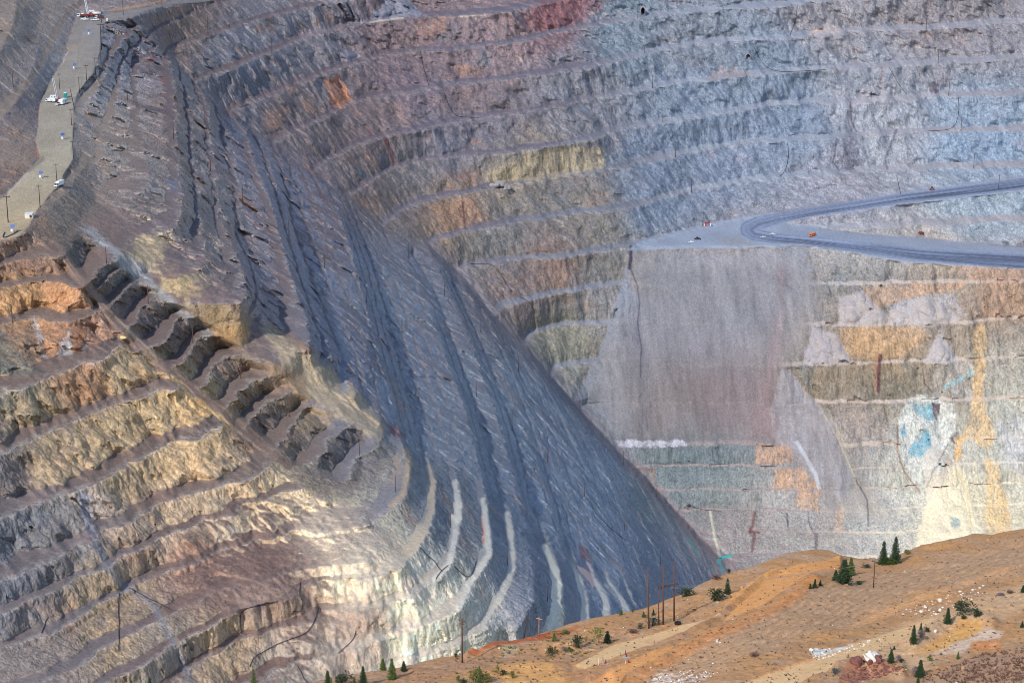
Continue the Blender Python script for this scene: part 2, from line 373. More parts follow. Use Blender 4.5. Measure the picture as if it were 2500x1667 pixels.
ZT = zlev(NT, GU).astype(np.float32)
ZT = blur(ZT, 1)
XT, YT = at_z(GU, GV, ZT)
PT = np.stack([XT, YT, ZT], -1).astype(np.float32)

def normals(P):
    du = np.empty_like(P); dv = np.empty_like(P)
    du[:, 1:-1] = P[:, 2:] - P[:, :-2]; du[:, 0] = P[:, 1] - P[:, 0]; du[:, -1] = P[:, -1] - P[:, -2]
    dv[1:-1] = P[2:] - P[:-2]; dv[0] = P[1] - P[0]; dv[-1] = P[-1] - P[-2]
    n = np.cross(dv, du)
    n /= np.linalg.norm(n, axis=-1, keepdims=True) + 1e-9
    n *= np.sign(n[..., 2:3] + 1e-9)
    return n

NRM = normals(PT)
steep = sstep((0.93 - NRM[..., 2]) / 0.35)
rough = fbm(PT[..., 0] / 6, PT[..., 1] / 6, PT[..., 2] / 12, 4, 0.66, ridged=True)
rib2 = fbm(PT[..., 0] / 5, PT[..., 1] / 5, PT[..., 2] / 60, 4, 0.65)
fine = fbm(PT[..., 0] / 2.0, PT[..., 1] / 2.0, PT[..., 2] / 2.6, 2, 0.7)
talus = np.clip(M_corner * 0.8 + M_slide * 0.85 + M_slab * 0.6 + M_chute * 0.35, 0, 1)
far = np.linalg.norm(PT, axis=-1) / 1500.0
near = np.clip(M_left + M_scoop, 0, 1)
amp = (0.25 + FM * (1 - 0.75 * talus) * (0.6 + 0.9 * near + 0.5 * M_dark)) * (1 - 0.97 * M_road9)
amp = np.where(flat0, 0.25, amp)
disp = amp * (0.34 * rough + 0.7 * rib2) + 0.55 * (1 - 0.6 * sstep((GU - 1500) / 80) * sstep((GV - 640) / 40)) * fine * (0.25 + 0.75 * FM) * (1 - M_road9) * (1 - 0.6 * M_slide)
gul = fbm(PT[..., 0] / 60, PT[..., 1] / 13, PT[..., 2] / 90, 4, 0.6, ridged=True)      # gullies that run down the shaded side
gulr = fbm(PT[..., 0] / 15, PT[..., 1] / 60, PT[..., 2] / 120 + 4, 4, 0.6, ridged=True)  # and down the far side
crag = fbm(PT[..., 0] / 12, PT[..., 1] / 12, PT[..., 2] / 12 + 60, 5, 0.62)
M_rw = sstep((GU - 1500) / 80) * sstep((GV - 640) / 40)
disp = disp + M_dark * (1 - M_nose) * (0.9 * crag + gul * (0.25 + 0.9 * sstep((3.0 - N0) / 1.5))) * (1 - M_road9) * np.where(flat0, 0, 1)
disp = disp + (0.9 * M_left + 0.6 * M_nose) * FM * (1 - M_dark) * (crag * 0.6 + 0.4 * fbm(PT[..., 0] / 5, PT[..., 1] / 5, PT[..., 2] / 9 + 90, 3, 0.65, ridged=True))
disp = disp + M_rw * (1 - M_dark) * (1 - M_road9) * (1.5 * gulr + 1.0 * crag) * (1 - 0.5 * M_slide)
# cones of loose scree lying on the faces
M_cone = np.zeros_like(N0)
for pts_ in ([(2296,800),(2334,882),(2258,884),(2288,806)], [(1985,800),(2040,815),(2082,888),(1958,890)], [(2045,728),(2105,712),(2190,792),(2050,795)], [(1908,900),(1932,912),(2034,1030),(2092,1182),(2050,1222),(1962,1140),(1900,1080),(1880,1000)],
             [(950,-20),(985,-10),(1042,38),(900,50),(912,30),(930,22)], [(848,120),(829,152),(892,140)], [(785,-10),(835,-20),(880,38),(905,54),(840,68),(800,30)], [(1969,91),(2008,60),(2030,60),(2062,77),(2050,84)], [(2085,250),(2110,212),(2150,210),(2185,245),(2100,254)],
             [(2250,1050),(2350,1150),(2404,1330),(2236,1335),(2262,1232)], [(1530,640),(1560,740),(1600,1080),(1400,980),(1480,820)], [(2170,760),(2260,722),(2350,780),(2190,795)]):
    sd_ = poly_sd(pts_, GU, GV) + 5 * WN2
    M_cone = np.maximum(M_cone, sstep(sd_ / 7 + 0.5))
    disp = disp + np.where(sd_ > 0, np.minimum(sd_, 30) * 0.16, 0)
disp = disp * 1.0
FM = FM * (1 - 0.75 * M_cone)
ND = NRM.copy(); ND[..., 2] *= 0.5
PT = PT + ND * disp[..., None].astype(np.float32)
# ------------------------------------------------------------------ rock colours: minerals, with some haze, shade and sun mixed in
def idw(pts, default_sigma, shape=(190, 312)):
    h, wd = shape
    yy = np.linspace(vs[0], vs[-1], h, dtype=np.float32)[:, None]; xx = np.linspace(us[0], us[-1], wd, dtype=np.float32)[None, :]
    num = np.zeros((h, wd, 3), np.float32); den = np.zeros((h, wd, 1), np.float32)
    for p in pts:
        s = p[3] if len(p) > 3 else default_sigma
        d2 = (xx - p[0]) ** 2 + (yy - p[1]) ** 2
        g = (1.0 / (1 + d2 / s ** 2) ** 3)[..., None]
        num += g * lin(p[2]); den += g
    f = num / den
    return np.stack([upsample(f[..., k], (HH, WW)) for k in range(3)], -1).astype(np.float32)

ROCK = [  # also carries distance haze, the lower-left shade and the sunlit cream area
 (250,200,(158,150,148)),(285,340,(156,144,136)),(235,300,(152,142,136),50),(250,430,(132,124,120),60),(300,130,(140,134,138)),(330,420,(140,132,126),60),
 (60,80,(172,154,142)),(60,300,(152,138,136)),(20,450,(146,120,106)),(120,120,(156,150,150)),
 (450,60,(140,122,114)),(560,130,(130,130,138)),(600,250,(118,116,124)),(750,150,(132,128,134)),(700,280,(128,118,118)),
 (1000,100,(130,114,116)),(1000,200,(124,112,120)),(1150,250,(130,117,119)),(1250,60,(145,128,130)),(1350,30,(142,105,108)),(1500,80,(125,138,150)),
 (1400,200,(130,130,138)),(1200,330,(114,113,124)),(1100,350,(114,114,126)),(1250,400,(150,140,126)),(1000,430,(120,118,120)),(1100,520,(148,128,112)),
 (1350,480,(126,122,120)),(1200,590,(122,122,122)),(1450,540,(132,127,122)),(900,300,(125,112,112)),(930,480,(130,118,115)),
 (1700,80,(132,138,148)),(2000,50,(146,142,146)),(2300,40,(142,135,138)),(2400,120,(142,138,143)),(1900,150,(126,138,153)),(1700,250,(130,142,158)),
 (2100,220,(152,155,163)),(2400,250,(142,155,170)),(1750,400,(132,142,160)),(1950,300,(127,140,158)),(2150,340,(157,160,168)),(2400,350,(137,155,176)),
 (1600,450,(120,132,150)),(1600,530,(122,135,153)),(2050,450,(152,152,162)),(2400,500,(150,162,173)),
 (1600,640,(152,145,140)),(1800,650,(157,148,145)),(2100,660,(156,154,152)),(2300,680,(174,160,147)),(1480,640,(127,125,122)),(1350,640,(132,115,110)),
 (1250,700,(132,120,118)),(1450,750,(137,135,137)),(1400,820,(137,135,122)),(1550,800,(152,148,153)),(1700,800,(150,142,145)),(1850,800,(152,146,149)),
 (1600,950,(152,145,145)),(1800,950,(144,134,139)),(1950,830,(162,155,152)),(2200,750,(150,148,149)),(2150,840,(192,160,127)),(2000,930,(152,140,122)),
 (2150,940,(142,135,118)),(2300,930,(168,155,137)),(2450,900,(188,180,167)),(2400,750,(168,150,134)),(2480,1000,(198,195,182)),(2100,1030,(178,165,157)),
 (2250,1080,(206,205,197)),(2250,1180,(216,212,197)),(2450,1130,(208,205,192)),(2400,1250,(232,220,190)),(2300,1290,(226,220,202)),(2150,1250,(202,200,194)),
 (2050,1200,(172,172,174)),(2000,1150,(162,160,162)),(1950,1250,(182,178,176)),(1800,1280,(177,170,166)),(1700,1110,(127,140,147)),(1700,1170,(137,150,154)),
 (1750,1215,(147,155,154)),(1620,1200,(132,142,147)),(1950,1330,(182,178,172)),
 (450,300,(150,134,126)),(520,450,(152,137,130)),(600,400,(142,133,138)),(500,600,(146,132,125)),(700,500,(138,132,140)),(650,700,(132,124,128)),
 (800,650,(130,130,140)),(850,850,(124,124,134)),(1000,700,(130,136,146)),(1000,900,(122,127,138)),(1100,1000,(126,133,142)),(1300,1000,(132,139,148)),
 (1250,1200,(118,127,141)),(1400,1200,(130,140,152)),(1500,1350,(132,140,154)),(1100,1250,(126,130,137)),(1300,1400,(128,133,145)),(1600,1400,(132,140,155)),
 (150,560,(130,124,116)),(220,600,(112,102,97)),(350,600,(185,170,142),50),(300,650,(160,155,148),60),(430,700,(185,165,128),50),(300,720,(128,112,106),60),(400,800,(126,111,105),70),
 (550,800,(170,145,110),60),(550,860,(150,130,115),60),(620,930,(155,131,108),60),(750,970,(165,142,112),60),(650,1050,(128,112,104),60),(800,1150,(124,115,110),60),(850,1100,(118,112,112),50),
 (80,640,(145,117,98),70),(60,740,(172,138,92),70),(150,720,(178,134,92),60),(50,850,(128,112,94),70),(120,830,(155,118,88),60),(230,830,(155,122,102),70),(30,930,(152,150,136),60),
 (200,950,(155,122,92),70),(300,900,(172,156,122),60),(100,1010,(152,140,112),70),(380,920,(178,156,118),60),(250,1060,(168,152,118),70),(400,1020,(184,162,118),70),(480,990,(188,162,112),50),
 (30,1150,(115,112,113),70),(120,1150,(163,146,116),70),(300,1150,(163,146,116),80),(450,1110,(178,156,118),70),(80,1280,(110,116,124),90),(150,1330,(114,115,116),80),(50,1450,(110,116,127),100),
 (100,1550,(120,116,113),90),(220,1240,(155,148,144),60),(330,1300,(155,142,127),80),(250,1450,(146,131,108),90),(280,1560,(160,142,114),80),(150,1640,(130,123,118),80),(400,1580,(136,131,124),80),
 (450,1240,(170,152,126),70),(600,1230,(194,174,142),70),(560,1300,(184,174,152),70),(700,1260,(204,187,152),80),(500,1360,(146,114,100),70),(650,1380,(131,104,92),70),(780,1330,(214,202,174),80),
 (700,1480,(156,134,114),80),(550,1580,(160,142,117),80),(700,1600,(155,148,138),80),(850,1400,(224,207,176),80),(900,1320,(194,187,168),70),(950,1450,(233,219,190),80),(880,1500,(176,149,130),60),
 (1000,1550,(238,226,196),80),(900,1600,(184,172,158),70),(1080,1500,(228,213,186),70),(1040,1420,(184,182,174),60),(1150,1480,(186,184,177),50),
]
DUST = [
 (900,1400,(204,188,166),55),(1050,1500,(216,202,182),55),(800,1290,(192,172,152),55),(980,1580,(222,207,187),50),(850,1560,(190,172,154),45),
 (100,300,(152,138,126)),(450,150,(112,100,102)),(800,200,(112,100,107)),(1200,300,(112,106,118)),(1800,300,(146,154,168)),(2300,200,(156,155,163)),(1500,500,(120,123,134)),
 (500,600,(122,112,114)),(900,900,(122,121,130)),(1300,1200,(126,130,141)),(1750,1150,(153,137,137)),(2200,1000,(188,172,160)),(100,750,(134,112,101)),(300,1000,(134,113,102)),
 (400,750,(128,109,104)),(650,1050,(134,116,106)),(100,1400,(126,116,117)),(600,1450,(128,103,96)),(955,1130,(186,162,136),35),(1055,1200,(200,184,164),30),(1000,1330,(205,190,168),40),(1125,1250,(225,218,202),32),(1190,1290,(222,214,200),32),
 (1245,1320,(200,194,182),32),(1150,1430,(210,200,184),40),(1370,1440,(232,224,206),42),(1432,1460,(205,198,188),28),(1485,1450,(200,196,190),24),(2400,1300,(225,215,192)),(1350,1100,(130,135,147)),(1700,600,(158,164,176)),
 (1080,1080,(130,134,145)),(950,1000,(130,130,140)),(1300,1290,(135,140,150),40),
]
rock = idw(ROCK, 85) * (1 - 0.26 * M_slide[..., None]) * (1 - 0.23 * M_rw[..., None]) * (1 + 0.42 * M_dark[..., None] * (1 - 0.6 * M_nose[..., None])) * (1 + M_left[..., None] * np.array([0.40, 0.25, 0.17], np.float32))  # shaded slope's rock lightened in place of stronger skylight
dust = idw(DUST, 130)
px, py, pz = PT[..., 0] * (1 - 0.62 * M_dark * (1 - 0.6 * M_nose)), PT[..., 1], PT[..., 2]
fm = np.clip(FM * (0.35 + 0.65 * steep) + 0.0, 0, 1)
st0 = fbm(px / 5.5, py / 26, pz / 260, 3, 0.6)
dmix = sstep((fm + 0.45 * (rough - 0.3) * 0.6 + 0.15 * WN2 - 0.18) / 0.34)
dmix = dmix * (1 - 0.6 * M_cone)
dmix = dmix * (1 - M_slide) + (0.62 + 0.25 * st0) * M_slide
scal = sstep((fbm(px / 22, py / 22, pz / 500 + 5, 3) + 0.25) / 0.5)
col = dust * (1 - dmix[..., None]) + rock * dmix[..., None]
# mineral variety: warm iron-stained, cool copper-grey and pale veins, in beds and in wash streaks
n1 = fbm(px / 55, py / 55, pz / 38, 5, 0.6)
n2 = fbm(px / 34 + 40, py / 34, pz / 60, 5, 0.6)
st = fbm(px / 5.5, py / 5.5, pz / 75, 4, 0.6)
st2 = fbm(px / 16 + 9, py / 16, pz / 160, 4, 0.6)
gr = fbm(PT[..., 0] / 3.2, py / 3.2, pz / 3.2 + 7, 3, 0.7)
bed = fbm((px * 0.25 + py * 0.1) / 30, (py * 0.2) / 30, (pz - 0.35 * px * 0.5) / 7, 4, 0.6)

def tint(c, m):
    global col
    m = np.clip(m, 0, 1)[..., None].astype(np.float32)
    col = col * (1 - m) + np.asarray(c, np.float32) * m

tint(lin((176,170,166)), np.clip(CR, 0, 1) * (0.18 + 0.32 * sstep((N0 - 1.2) / 1.5))  * sstep((gr + 0.5 * st + 0.35) / 0.6) * (1 - M_road9) * (1 - 0.8 * talus))  # pale rubble on bench crests, edges lightened as if catching light
warmth = np.clip(1.15 - (GU - 300) / 1500 - (GV < 0) * 0.2, 0.25, 1.0)
rk = dmix * (1 - 0.7 * M_slide)
tint(lin((176,128,92)), rk * sstep((n1 + 0.35 * st2 - 0.10) / 0.45) * 0.62 * warmth)
tint(lin((122,92,86)), rk * sstep((-n1 + 0.4 * st - 0.20) / 0.5) * 0.55 * warmth)
tint(lin((108,122,134)), rk * sstep((n2 + 0.4 * st - 0.12) / 0.5) * 0.55)
tint(lin((205,196,184)), rk * (1 - 0.6 * M_rw) * sstep((-n2 + 0.6 * st2 + 0.4 * gr - 0.42) / 0.4) * 0.5)
tint(lin((150,118,108)), (1 - dmix) * sstep((n2 - 0.05) / 0.5) * 0.35 * warmth)
val = 1 + rk * (0.26 * (1 - 0.45 * M_dark) * st + 0.28 * st2 + 0.13 * gr + 0.22 * bed) + (1 - rk) * (0.14 * gr + 0.12 * n2)
val = val + M_slide * (0.42 * st0 + 0.34 * fbm(px / 12 + 0.02 * pz, py / 60, pz / 500, 4, 0.65) + 0.1 * st2) + 0.16 * fine * (0.4 + 0.6 * rk)
val = val + rng.normal(size=val.shape).astype(np.float32) * (0.05 + 0.05 * rk)
col = col * np.clip(val, 0.45, 1.8)[..., None]

WU = WN * 16 + WN2 * 9
WV = np.roll(WN, 37, 0) * 14 + np.roll(WN2, 23, 1) * 8
def patch(c, pts, feather=8, k=0.85, warp=1.0, mottled=0.7):
    """a patch of another mineral, in places sunlit rock, its rim broken up"""
    p = np.array(pts)
    i0 = max(0, int((p[:, 0].min() - 40 - us[0]) / STEP)); i1 = min(WW, int((p[:, 0].max() + 40 - us[0]) / STEP) + 1)
    j0 = max(0, int((p[:, 1].min() - 40 - vs[0]) / STEP)); j1 = min(HH, int((p[:, 1].max() + 40 - vs[0]) / STEP) + 1)
    if i1 <= i0 or j1 <= j0:
        return
    sl = (slice(j0, j1), slice(i0, i1))
    sd = (10 * st[sl] + 7 * gr[sl]) * min(1.0, feather / 5) * warp + poly_sd(pts, GU[sl] + WU[sl] * warp * 0.5, GV[sl] + WV[sl] * warp * 0.5)
    m = sstep(sd / (feather * 1.6) + 0.5) * k * 0.9
    m = m * np.clip(1 + mottled * (1.2 * st[sl] + 0.9 * gr[sl] + 0.5 * n2[sl]) - mottled * 0.35, 0, 1)
    sub = col[sl]
    keep = np.clip(val[sl], 0.6, 1.4)[..., None]
    col[sl] = sub * (1 - m[..., None]) + lin(c) * keep * m[..., None]

def streak(c, pts, width, k=0.8, warp=0.5, feather=None):
    p = np.array(pts, float)
    i0 = max(0, int((p[:, 0].min() - 40 - us[0]) / STEP)); i1 = min(WW, int((p[:, 0].max() + 40 - us[0]) / STEP) + 1)
    j0 = max(0, int((p[:, 1].min() - 40 - vs[0]) / STEP)); j1 = min(HH, int((p[:, 1].max() + 40 - vs[0]) / STEP) + 1)
    if i1 <= i0 or j1 <= j0:
        return
    sl = (slice(j0, j1), slice(i0, i1))
    d = line_d(pts, GU[sl] + WU[sl] * warp * 0.4, GV[sl] + WV[sl] * warp * 0.4)
    f = feather or max(2.0, width * 0.5)
    m = sstep((width * 0.5 - d) / f + 0.5) * k * np.clip(1 + 0.4 * gr[sl], 0.3, 1)
    col[sl] = col[sl] * (1 - m[..., None]) + lin(c) * m[..., None]

exec_patches = [
 ((196,134,98), [(790,195),(830,183),(858,245),(842,262),(815,264)], 8, .8),
 ((170,128,100), [(640,270),(700,262),(690,310),(650,330)], 14, .5),
 ((180,163,130), [(1185,440),(1190,416),(1330,370),(1400,356),(1470,366),(1480,410),(1300,442)], 6, .7),
 ((178,132,104), [(1050,500),(1150,482),(1200,540),(1080,562)], 14, .5),
 ((140,96,100), [(1340,-30),(1480,-30),(1470,25),(1400,62),(1300,76),(1280,58)], 10, .7),
 ((150,154,168), [(950,-20),(985,-10),(1042,38),(900,50),(912,30),(930,22)], 5, .9),
 ((155,156,168), [(848,120),(829,152),(892,140)], 3, .95),
 ((156,150,156), [(785,-10),(835,-20),(880,38),(905,54),(840,68),(800,30)], 6, .85),
 ((150,140,146), [(730,80),(790,62),(840,64),(800,84),(745,96)], 5, .8),
 ((200,180,170), [(1969,91),(2008,60),(2030,60),(2062,77),(2050,84)], 4, .9),
 ((170,166,172), [(2085,250),(2110,212),(2150,210),(2185,245),(2100,254)], 6, .8),
 ((168,150,146), [(1720,190),(1760,168),(1800,170),(1850,183),(1740,198)], 5, .8),
 ((92,96,112), [(2058,180),(2086,180),(2080,230),(2092,330),(2086,420),(2066,415),(2058,350),(2064,260)], 6, .55),
 ((80,80,98), [(2052,336),(2090,340),(2096,400),(2076,420),(2056,415)], 5, .6),
 ((92,62,74), [(2266,204),(2292,206),(2294,228),(2276,226)], 4, .85),
 ((150,118,122), [(1925,640),(1912,640),(1892,750),(1868,900),(1830,1070),(1890,1070),(1905,880),(1915,760)], 16, .32),
 ((155,118,116), [(1895,650),(1920,660),(1912,690),(1890,690)], 10, .3),
 ((190,156,130), [(2105,700),(2300,692),(2380,682),(2330,710),(2260,720),(2200,735),(2150,752),(2122,725)], 6, .85),
 ((198,162,124), [(2050,800),(2240,797),(2272,820),(2200,872),(2075,872),(2052,840)], 10, .75),
 ((196,150,120), [(2330,645),(2520,655),(2520,780),(2400,782),(2390,700)], 22, .5),
 ((176,174,180), [(2170,760),(2200,735),(2260,722),(2330,712),(2350,780),(2190,795)], 8, .7),
 ((178,174,180), [(2296,800),(2334,882),(2258,884),(2288,806)], 4, .85),
 ((166,161,168), [(1985,800),(2040,815),(2082,888),(1958,890)], 6, .85),
 ((168,165,172), [(2045,728),(2105,712),(2130,742),(2190,792),(2050,795)], 8, .6),
 ((152,149,156), [(1908,900),(1932,912),(2034,1030),(2092,1182),(2050,1222),(1962,1140),(1900,1080),(1880,1000)], 8, .85),
 ((212,178,132), [(2378,795),(2402,795),(2408,900),(2396,970),(2424,1060),(2412,1100),(2370,1072),(2350,1062),(2375,980)], 6, .92),
 ((232,178,108), [(2335,1066),(2352,1066),(2350,1112),(2328,1138)], 4, .9),
 ((238,222,188), [(2330,1135),(2352,1150),(2404,1330),(2236,1335),(2262,1232)], 8, .85),
 ((218,178,120), [(2408,1110),(2432,1130),(2474,1310),(2404,1310)], 8, .75),
 ((190,190,196), [(2430,1030),(2520,1010),(2520,1180),(2450,1130)], 8, .7),
 ((196,194,196), [(2285,860),(2370,880),(2372,978),(2280,980)], 14, .35),
 ((212,214,208), [(2195,1010),(2210,985),(2240,962),(2330,985),(2332,1040),(2310,1100),(2280,1160),(2255,1202),(2230,1180),(2195,1110)], 6, .8),
 ((104,164,182), [(2225,985),(2276,985),(2282,1022),(2262,1032),(2235,1006)], 6, .8),
 ((84,160,184), [(2212,1104),(2244,1062),(2258,1046),(2272,1075),(2256,1108),(2226,1110)], 6, .9),
 ((70,150,180), [(2195,1050),(2206,1036),(2208,1054),(2198,1062)], 4, .8),
 ((80,145,160), [(2313,1265),(2342,1270),(2334,1292),(2320,1288)], 6, .7),
 ((150,190,196), [(2300,945),(2375,898),(2378,912),(2310,952)], 5, .7),
 ((72,38,58), [(2276,985),(2298,985),(2294,1010),(2286,1032),(2278,1014)], 3, .92),
 ((64,40,50), [(2318,1070),(2340,1052),(2330,1084)], 3, .85),
 ((190,152,124), [(1845,1086),(1922,1088),(1946,1130),(1845,1130)], 5, .85),
 ((196,154,120), [(1890,1145),(1956,1142),(2002,1194),(1890,1196)], 5, .85),
 ((198,154,116), [(1942,1200),(2002,1200),(1996,1242),(1938,1236)], 5, .85),
 ((205,170,140), [(2040,1250),(2058,1240),(2060,1292),(2044,1296)], 5, .75),
 ((196,196,210), [(1504,1074),(1670,1075),(1680,1088),(1504,1092)], 3, .9),
 ((150,92,84), [(1412,1332),(1436,1343),(1444,1372),(1420,1362)], 4, .8),
 ((216,122,96), [(1171,1258),(1186,1254),(1184,1310),(1196,1312),(1178,1328)], 3, .85),
 ((184,166,140), [(636,800),(662,792),(760,862),(870,952),(936,1040),(930,1085),(885,1055),(760,975),(690,890)], 12, .95, .2),
 ((146,114,98), [(660,796),(700,812),(770,856),(770,868),(690,826)], 5, .7),
 ((130,70,72), [(945,1030),(985,1050),(985,1070),(955,1062)], 8, .6),
 ((168,168,170), [(188,552),(232,560),(352,660),(432,740),(524,812),(500,822),(380,722),(280,622)], 10, .85, .25),
 ((196,176,142), [(330,592),(350,572),(396,580),(402,632),(360,642),(330,632)], 6, .85),  # sunlit cliff noses, here and just below, painted paler for the light
 ((190,166,128), [(420,680),(470,690),(492,722),(452,732),(425,712)], 6, .85),
 ((198,156,108), [(508,800),(590,793),(612,832),(540,838)], 6, .8),
 ((172,142,116), [(640,905),(735,900),(752,960),(650,960)], 10, .6),
 ((194,192,193), [(74,774),(92,774),(106,840),(117,872),(100,872)], 5, .8),
 ((198,198,200), [(148,832),(166,813),(178,862),(138,864)], 5, .8),
 ((218,218,218), [(190,856),(212,824),(206,850)], 3, .9),
 ((168,110,74), [(180,800),(217,794),(190,862),(176,856)], 4, .8),
 ((116,120,112), [(-20,805),(10,814),(60,878),(118,912),(40,922),(-20,905)], 5, .85),
 ((168,168,182), [(190,1210),(215,1200),(226,1270),(242,1316),(224,1310),(200,1260)], 6, .8),
 ((150,122,112), [(350,1378),(480,1448),(620,1400),(690,1436),(640,1500),(430,1492)], 16, .75),
 ((146,114,104), [(340,1205),(432,1188),(432,1216),(326,1234)], 8, .75),
 ((158,134,124), [(560,1440),(760,1420),(780,1500),(600,1520)], 22, .55),
 ((150,126,112), [(800,1500),(920,1480),(960,1530),(860,1560)], 14, .6),
 ((70,150,140), [(0,0),(1,0),(1,1)], 4, 0),
 ((210,205,196), [(745,1440),(900,1600),(870,1610),(720,1450)], 10, .0),
 ((150,68,62), [(355,148),(378,138),(384,142),(366,152)], 3, .7),
 ((150,84,70), [(388,196),(410,196),(404,204),(386,200)], 2, .7),
 ((214,206,200), [(152,145),(168,128),(160,140),(156,158)], 3, .8),
 ((112,130,150), [(560,300),(592,318),(598,345),(566,330)], 6, .55),
 ((112,132,158), [(405,440),(432,440),(434,470),(412,470)], 6, .5),
 ((148,154,170), [(800,670),(812,665),(845,840),(848,960),(835,960),(825,840)], 5, .8),
 ((160,164,178), [(915,935),(945,925),(965,1000),(960,1040),(940,1010)], 4, .85),
 ((236,226,200), [(1335,1540),(1362,1470),(1378,1480),(1372,1540)], 5, .8),
]
for q_ in exec_patches:
    if q_[3] > 0:
        patch(*q_[:4], mottled=q_[4] if len(q_) > 4 else 0.7)
for c_, p_, w_, k_ in [
 ((60,55,75), [(1541,602),(1540,628),(1536,655)], 8, .9), ((72,66,84), [(1538,655),(1558,700),(1562,740),(1556,790),(1566,850),(1562,920)], 3, .7),
 ((92,60,62), [(1128,494),(1136,556)], 5, .7), ((112,66,68), [(938,338),(955,372),(962,402)], 9, .7), ((110,60,60), [(893,305),(908,330)], 6, .5),
 ((84,82,96), [(2190,318),(2172,360),(2160,388),(2166,412)], 6, .6), ((70,66,84), [(2040,350),(2034,395),(2050,416)], 3, .6), ((90,58,70), [(2076,250),(2080,300),(2092,322)], 4, .6),
 ((140,70,80), [(2040,165),(2050,180)], 4, .5), ((140,80,84), [(2152,165),(2152,205)], 4, .5),
 ((84,50,66), [(2147,868),(2145,955)], 8, .8), ((180,110,70), [(2140,868),(2138,955)], 4, .6),
 ((112,64,66), [(1843,1252),(1838,1280),(1832,1300)], 8, .7), ((108,70,74), [(1842,1302),(1836,1345)], 8, .7), ((112,66,66), [(1832,1296),(1852,1300)], 8, .7),
 ((206,202,176), [(1734,1250),(1742,1300),(1752,1340),(1756,1356)], 6, .85), ((80,72,92), [(1922,1252),(1924,1286)], 4, .7), ((96,80,90), [(1992,1304),(1992,1345)], 8, .6),
 ((92,86,98), [(2085,1165),(2118,1220),(2120,1285)], 4, .7), ((84,74,84), [(2226,1130),(2226,1065),(2240,1190)], 2.5, .0),
 ((140,104,84), [(2188,1040),(2190,1100),(2206,1150),(2245,1200)], 4, .7), ((110,86,80), [(2315,1085),(2280,1140),(2260,1190)], 2.5, .7),
 ((205,196,140), [(2010,1010),(2050,1080),(2085,1160),(2090,1190)], 3, .5), ((198,188,150), [(2020,1000),(2072,1100)], 3, .4),
 ((224,196,130), [(2335,1150),(2360,1200),(2370,1290)], 4, .6), ((72,62,70), [(2254,900),(2258,935),(2276,958)], 3, .7),
 ((190,196,206), [(1944,1080),(1965,1110),(1990,1160),(1998,1190)], 9, .75), ((150,84,76), [(1545,1146),(1598,1146)], 5, .7), ((156,120,80), [(1596,1150),(1590,1180)], 8, .5),
 ((110,186,170), [(1680,1318),(1690,1325),(1700,1350)], 6, .7),
 ((160,130,112), d1, 26, .55), ((196,170,140), [(250,742),(310,800),(380,868)], 5, .6), ((186,140,100), [(520,978),(640,1070)], 5, .6),
 ((226,210,180), [(195,40),(250,5)], 2, .0), ((216,200,180), [(905,54),(985,44)], 4, .8), ((206,190,170), [(1120,42),(1185,38)], 4, .7),
 ((150,150,160), [(232,1330),(290,1420),(370,1470),(420,1560),(470,1680)], 20, .5), ((172,150,124), [(245,1320),(320,1400),(400,1490),(450,1600)], 8, .5),
]:
    if k_ > 0:
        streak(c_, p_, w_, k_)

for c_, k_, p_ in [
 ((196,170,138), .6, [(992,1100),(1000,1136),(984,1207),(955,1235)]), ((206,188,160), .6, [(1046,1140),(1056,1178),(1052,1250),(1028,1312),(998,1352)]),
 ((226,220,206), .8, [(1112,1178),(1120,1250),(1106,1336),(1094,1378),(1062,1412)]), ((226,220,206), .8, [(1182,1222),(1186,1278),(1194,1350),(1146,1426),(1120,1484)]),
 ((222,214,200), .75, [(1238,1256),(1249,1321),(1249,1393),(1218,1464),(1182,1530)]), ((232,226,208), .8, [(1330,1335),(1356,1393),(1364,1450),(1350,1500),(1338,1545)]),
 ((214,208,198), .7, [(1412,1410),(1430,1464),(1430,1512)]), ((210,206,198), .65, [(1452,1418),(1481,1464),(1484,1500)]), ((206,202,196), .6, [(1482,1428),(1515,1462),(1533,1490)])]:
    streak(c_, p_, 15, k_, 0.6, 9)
# the terrace with the drill rigs: pale beaten ground
fl = sstep((PADSD + 3 * WN2) / 6 + 0.3) * (GU < 640)
padc = np.stack([upsample(np.interp(np.linspace(-150, 1740, 40), [0, 100, 300, 420, 560], [lin(c)[k] for c in ((140,136,134),(152,146,140),(172,164,148),(178,168,146),(198,176,140))])[:, None] * np.ones((1, 4)), (HH, WW)) for k in range(3)], -1)
pn = np.clip(1 + 0.28 * n2 + 0.2 * gr + 0.25 * bed, 0.6, 1.4)[..., None]
m_ = (fl * np.clip(0.85 + 0.3 * n1, 0, 1))[..., None]
col = col * (1 - m_) + padc * pn * m_
streak((126,118,112), [(0,478),(40,440),(80,402),(100,388)], 16, .7)
streak((140,138,138), [(176,370),(196,270),(226,190),(238,100),(300,45),(420,18)], 9, .6)
streak((186,150,110), [(165,120),(190,116)], 6, .5)
streak((190,182,168), [(20,470),(60,432),(70,425)], 6, .6)
streak((150,160,170), [(205,84),(230,84)], 7, .5)
streak((188,148,116), [(270,27),(361,12),(404,2)], 6, .6)

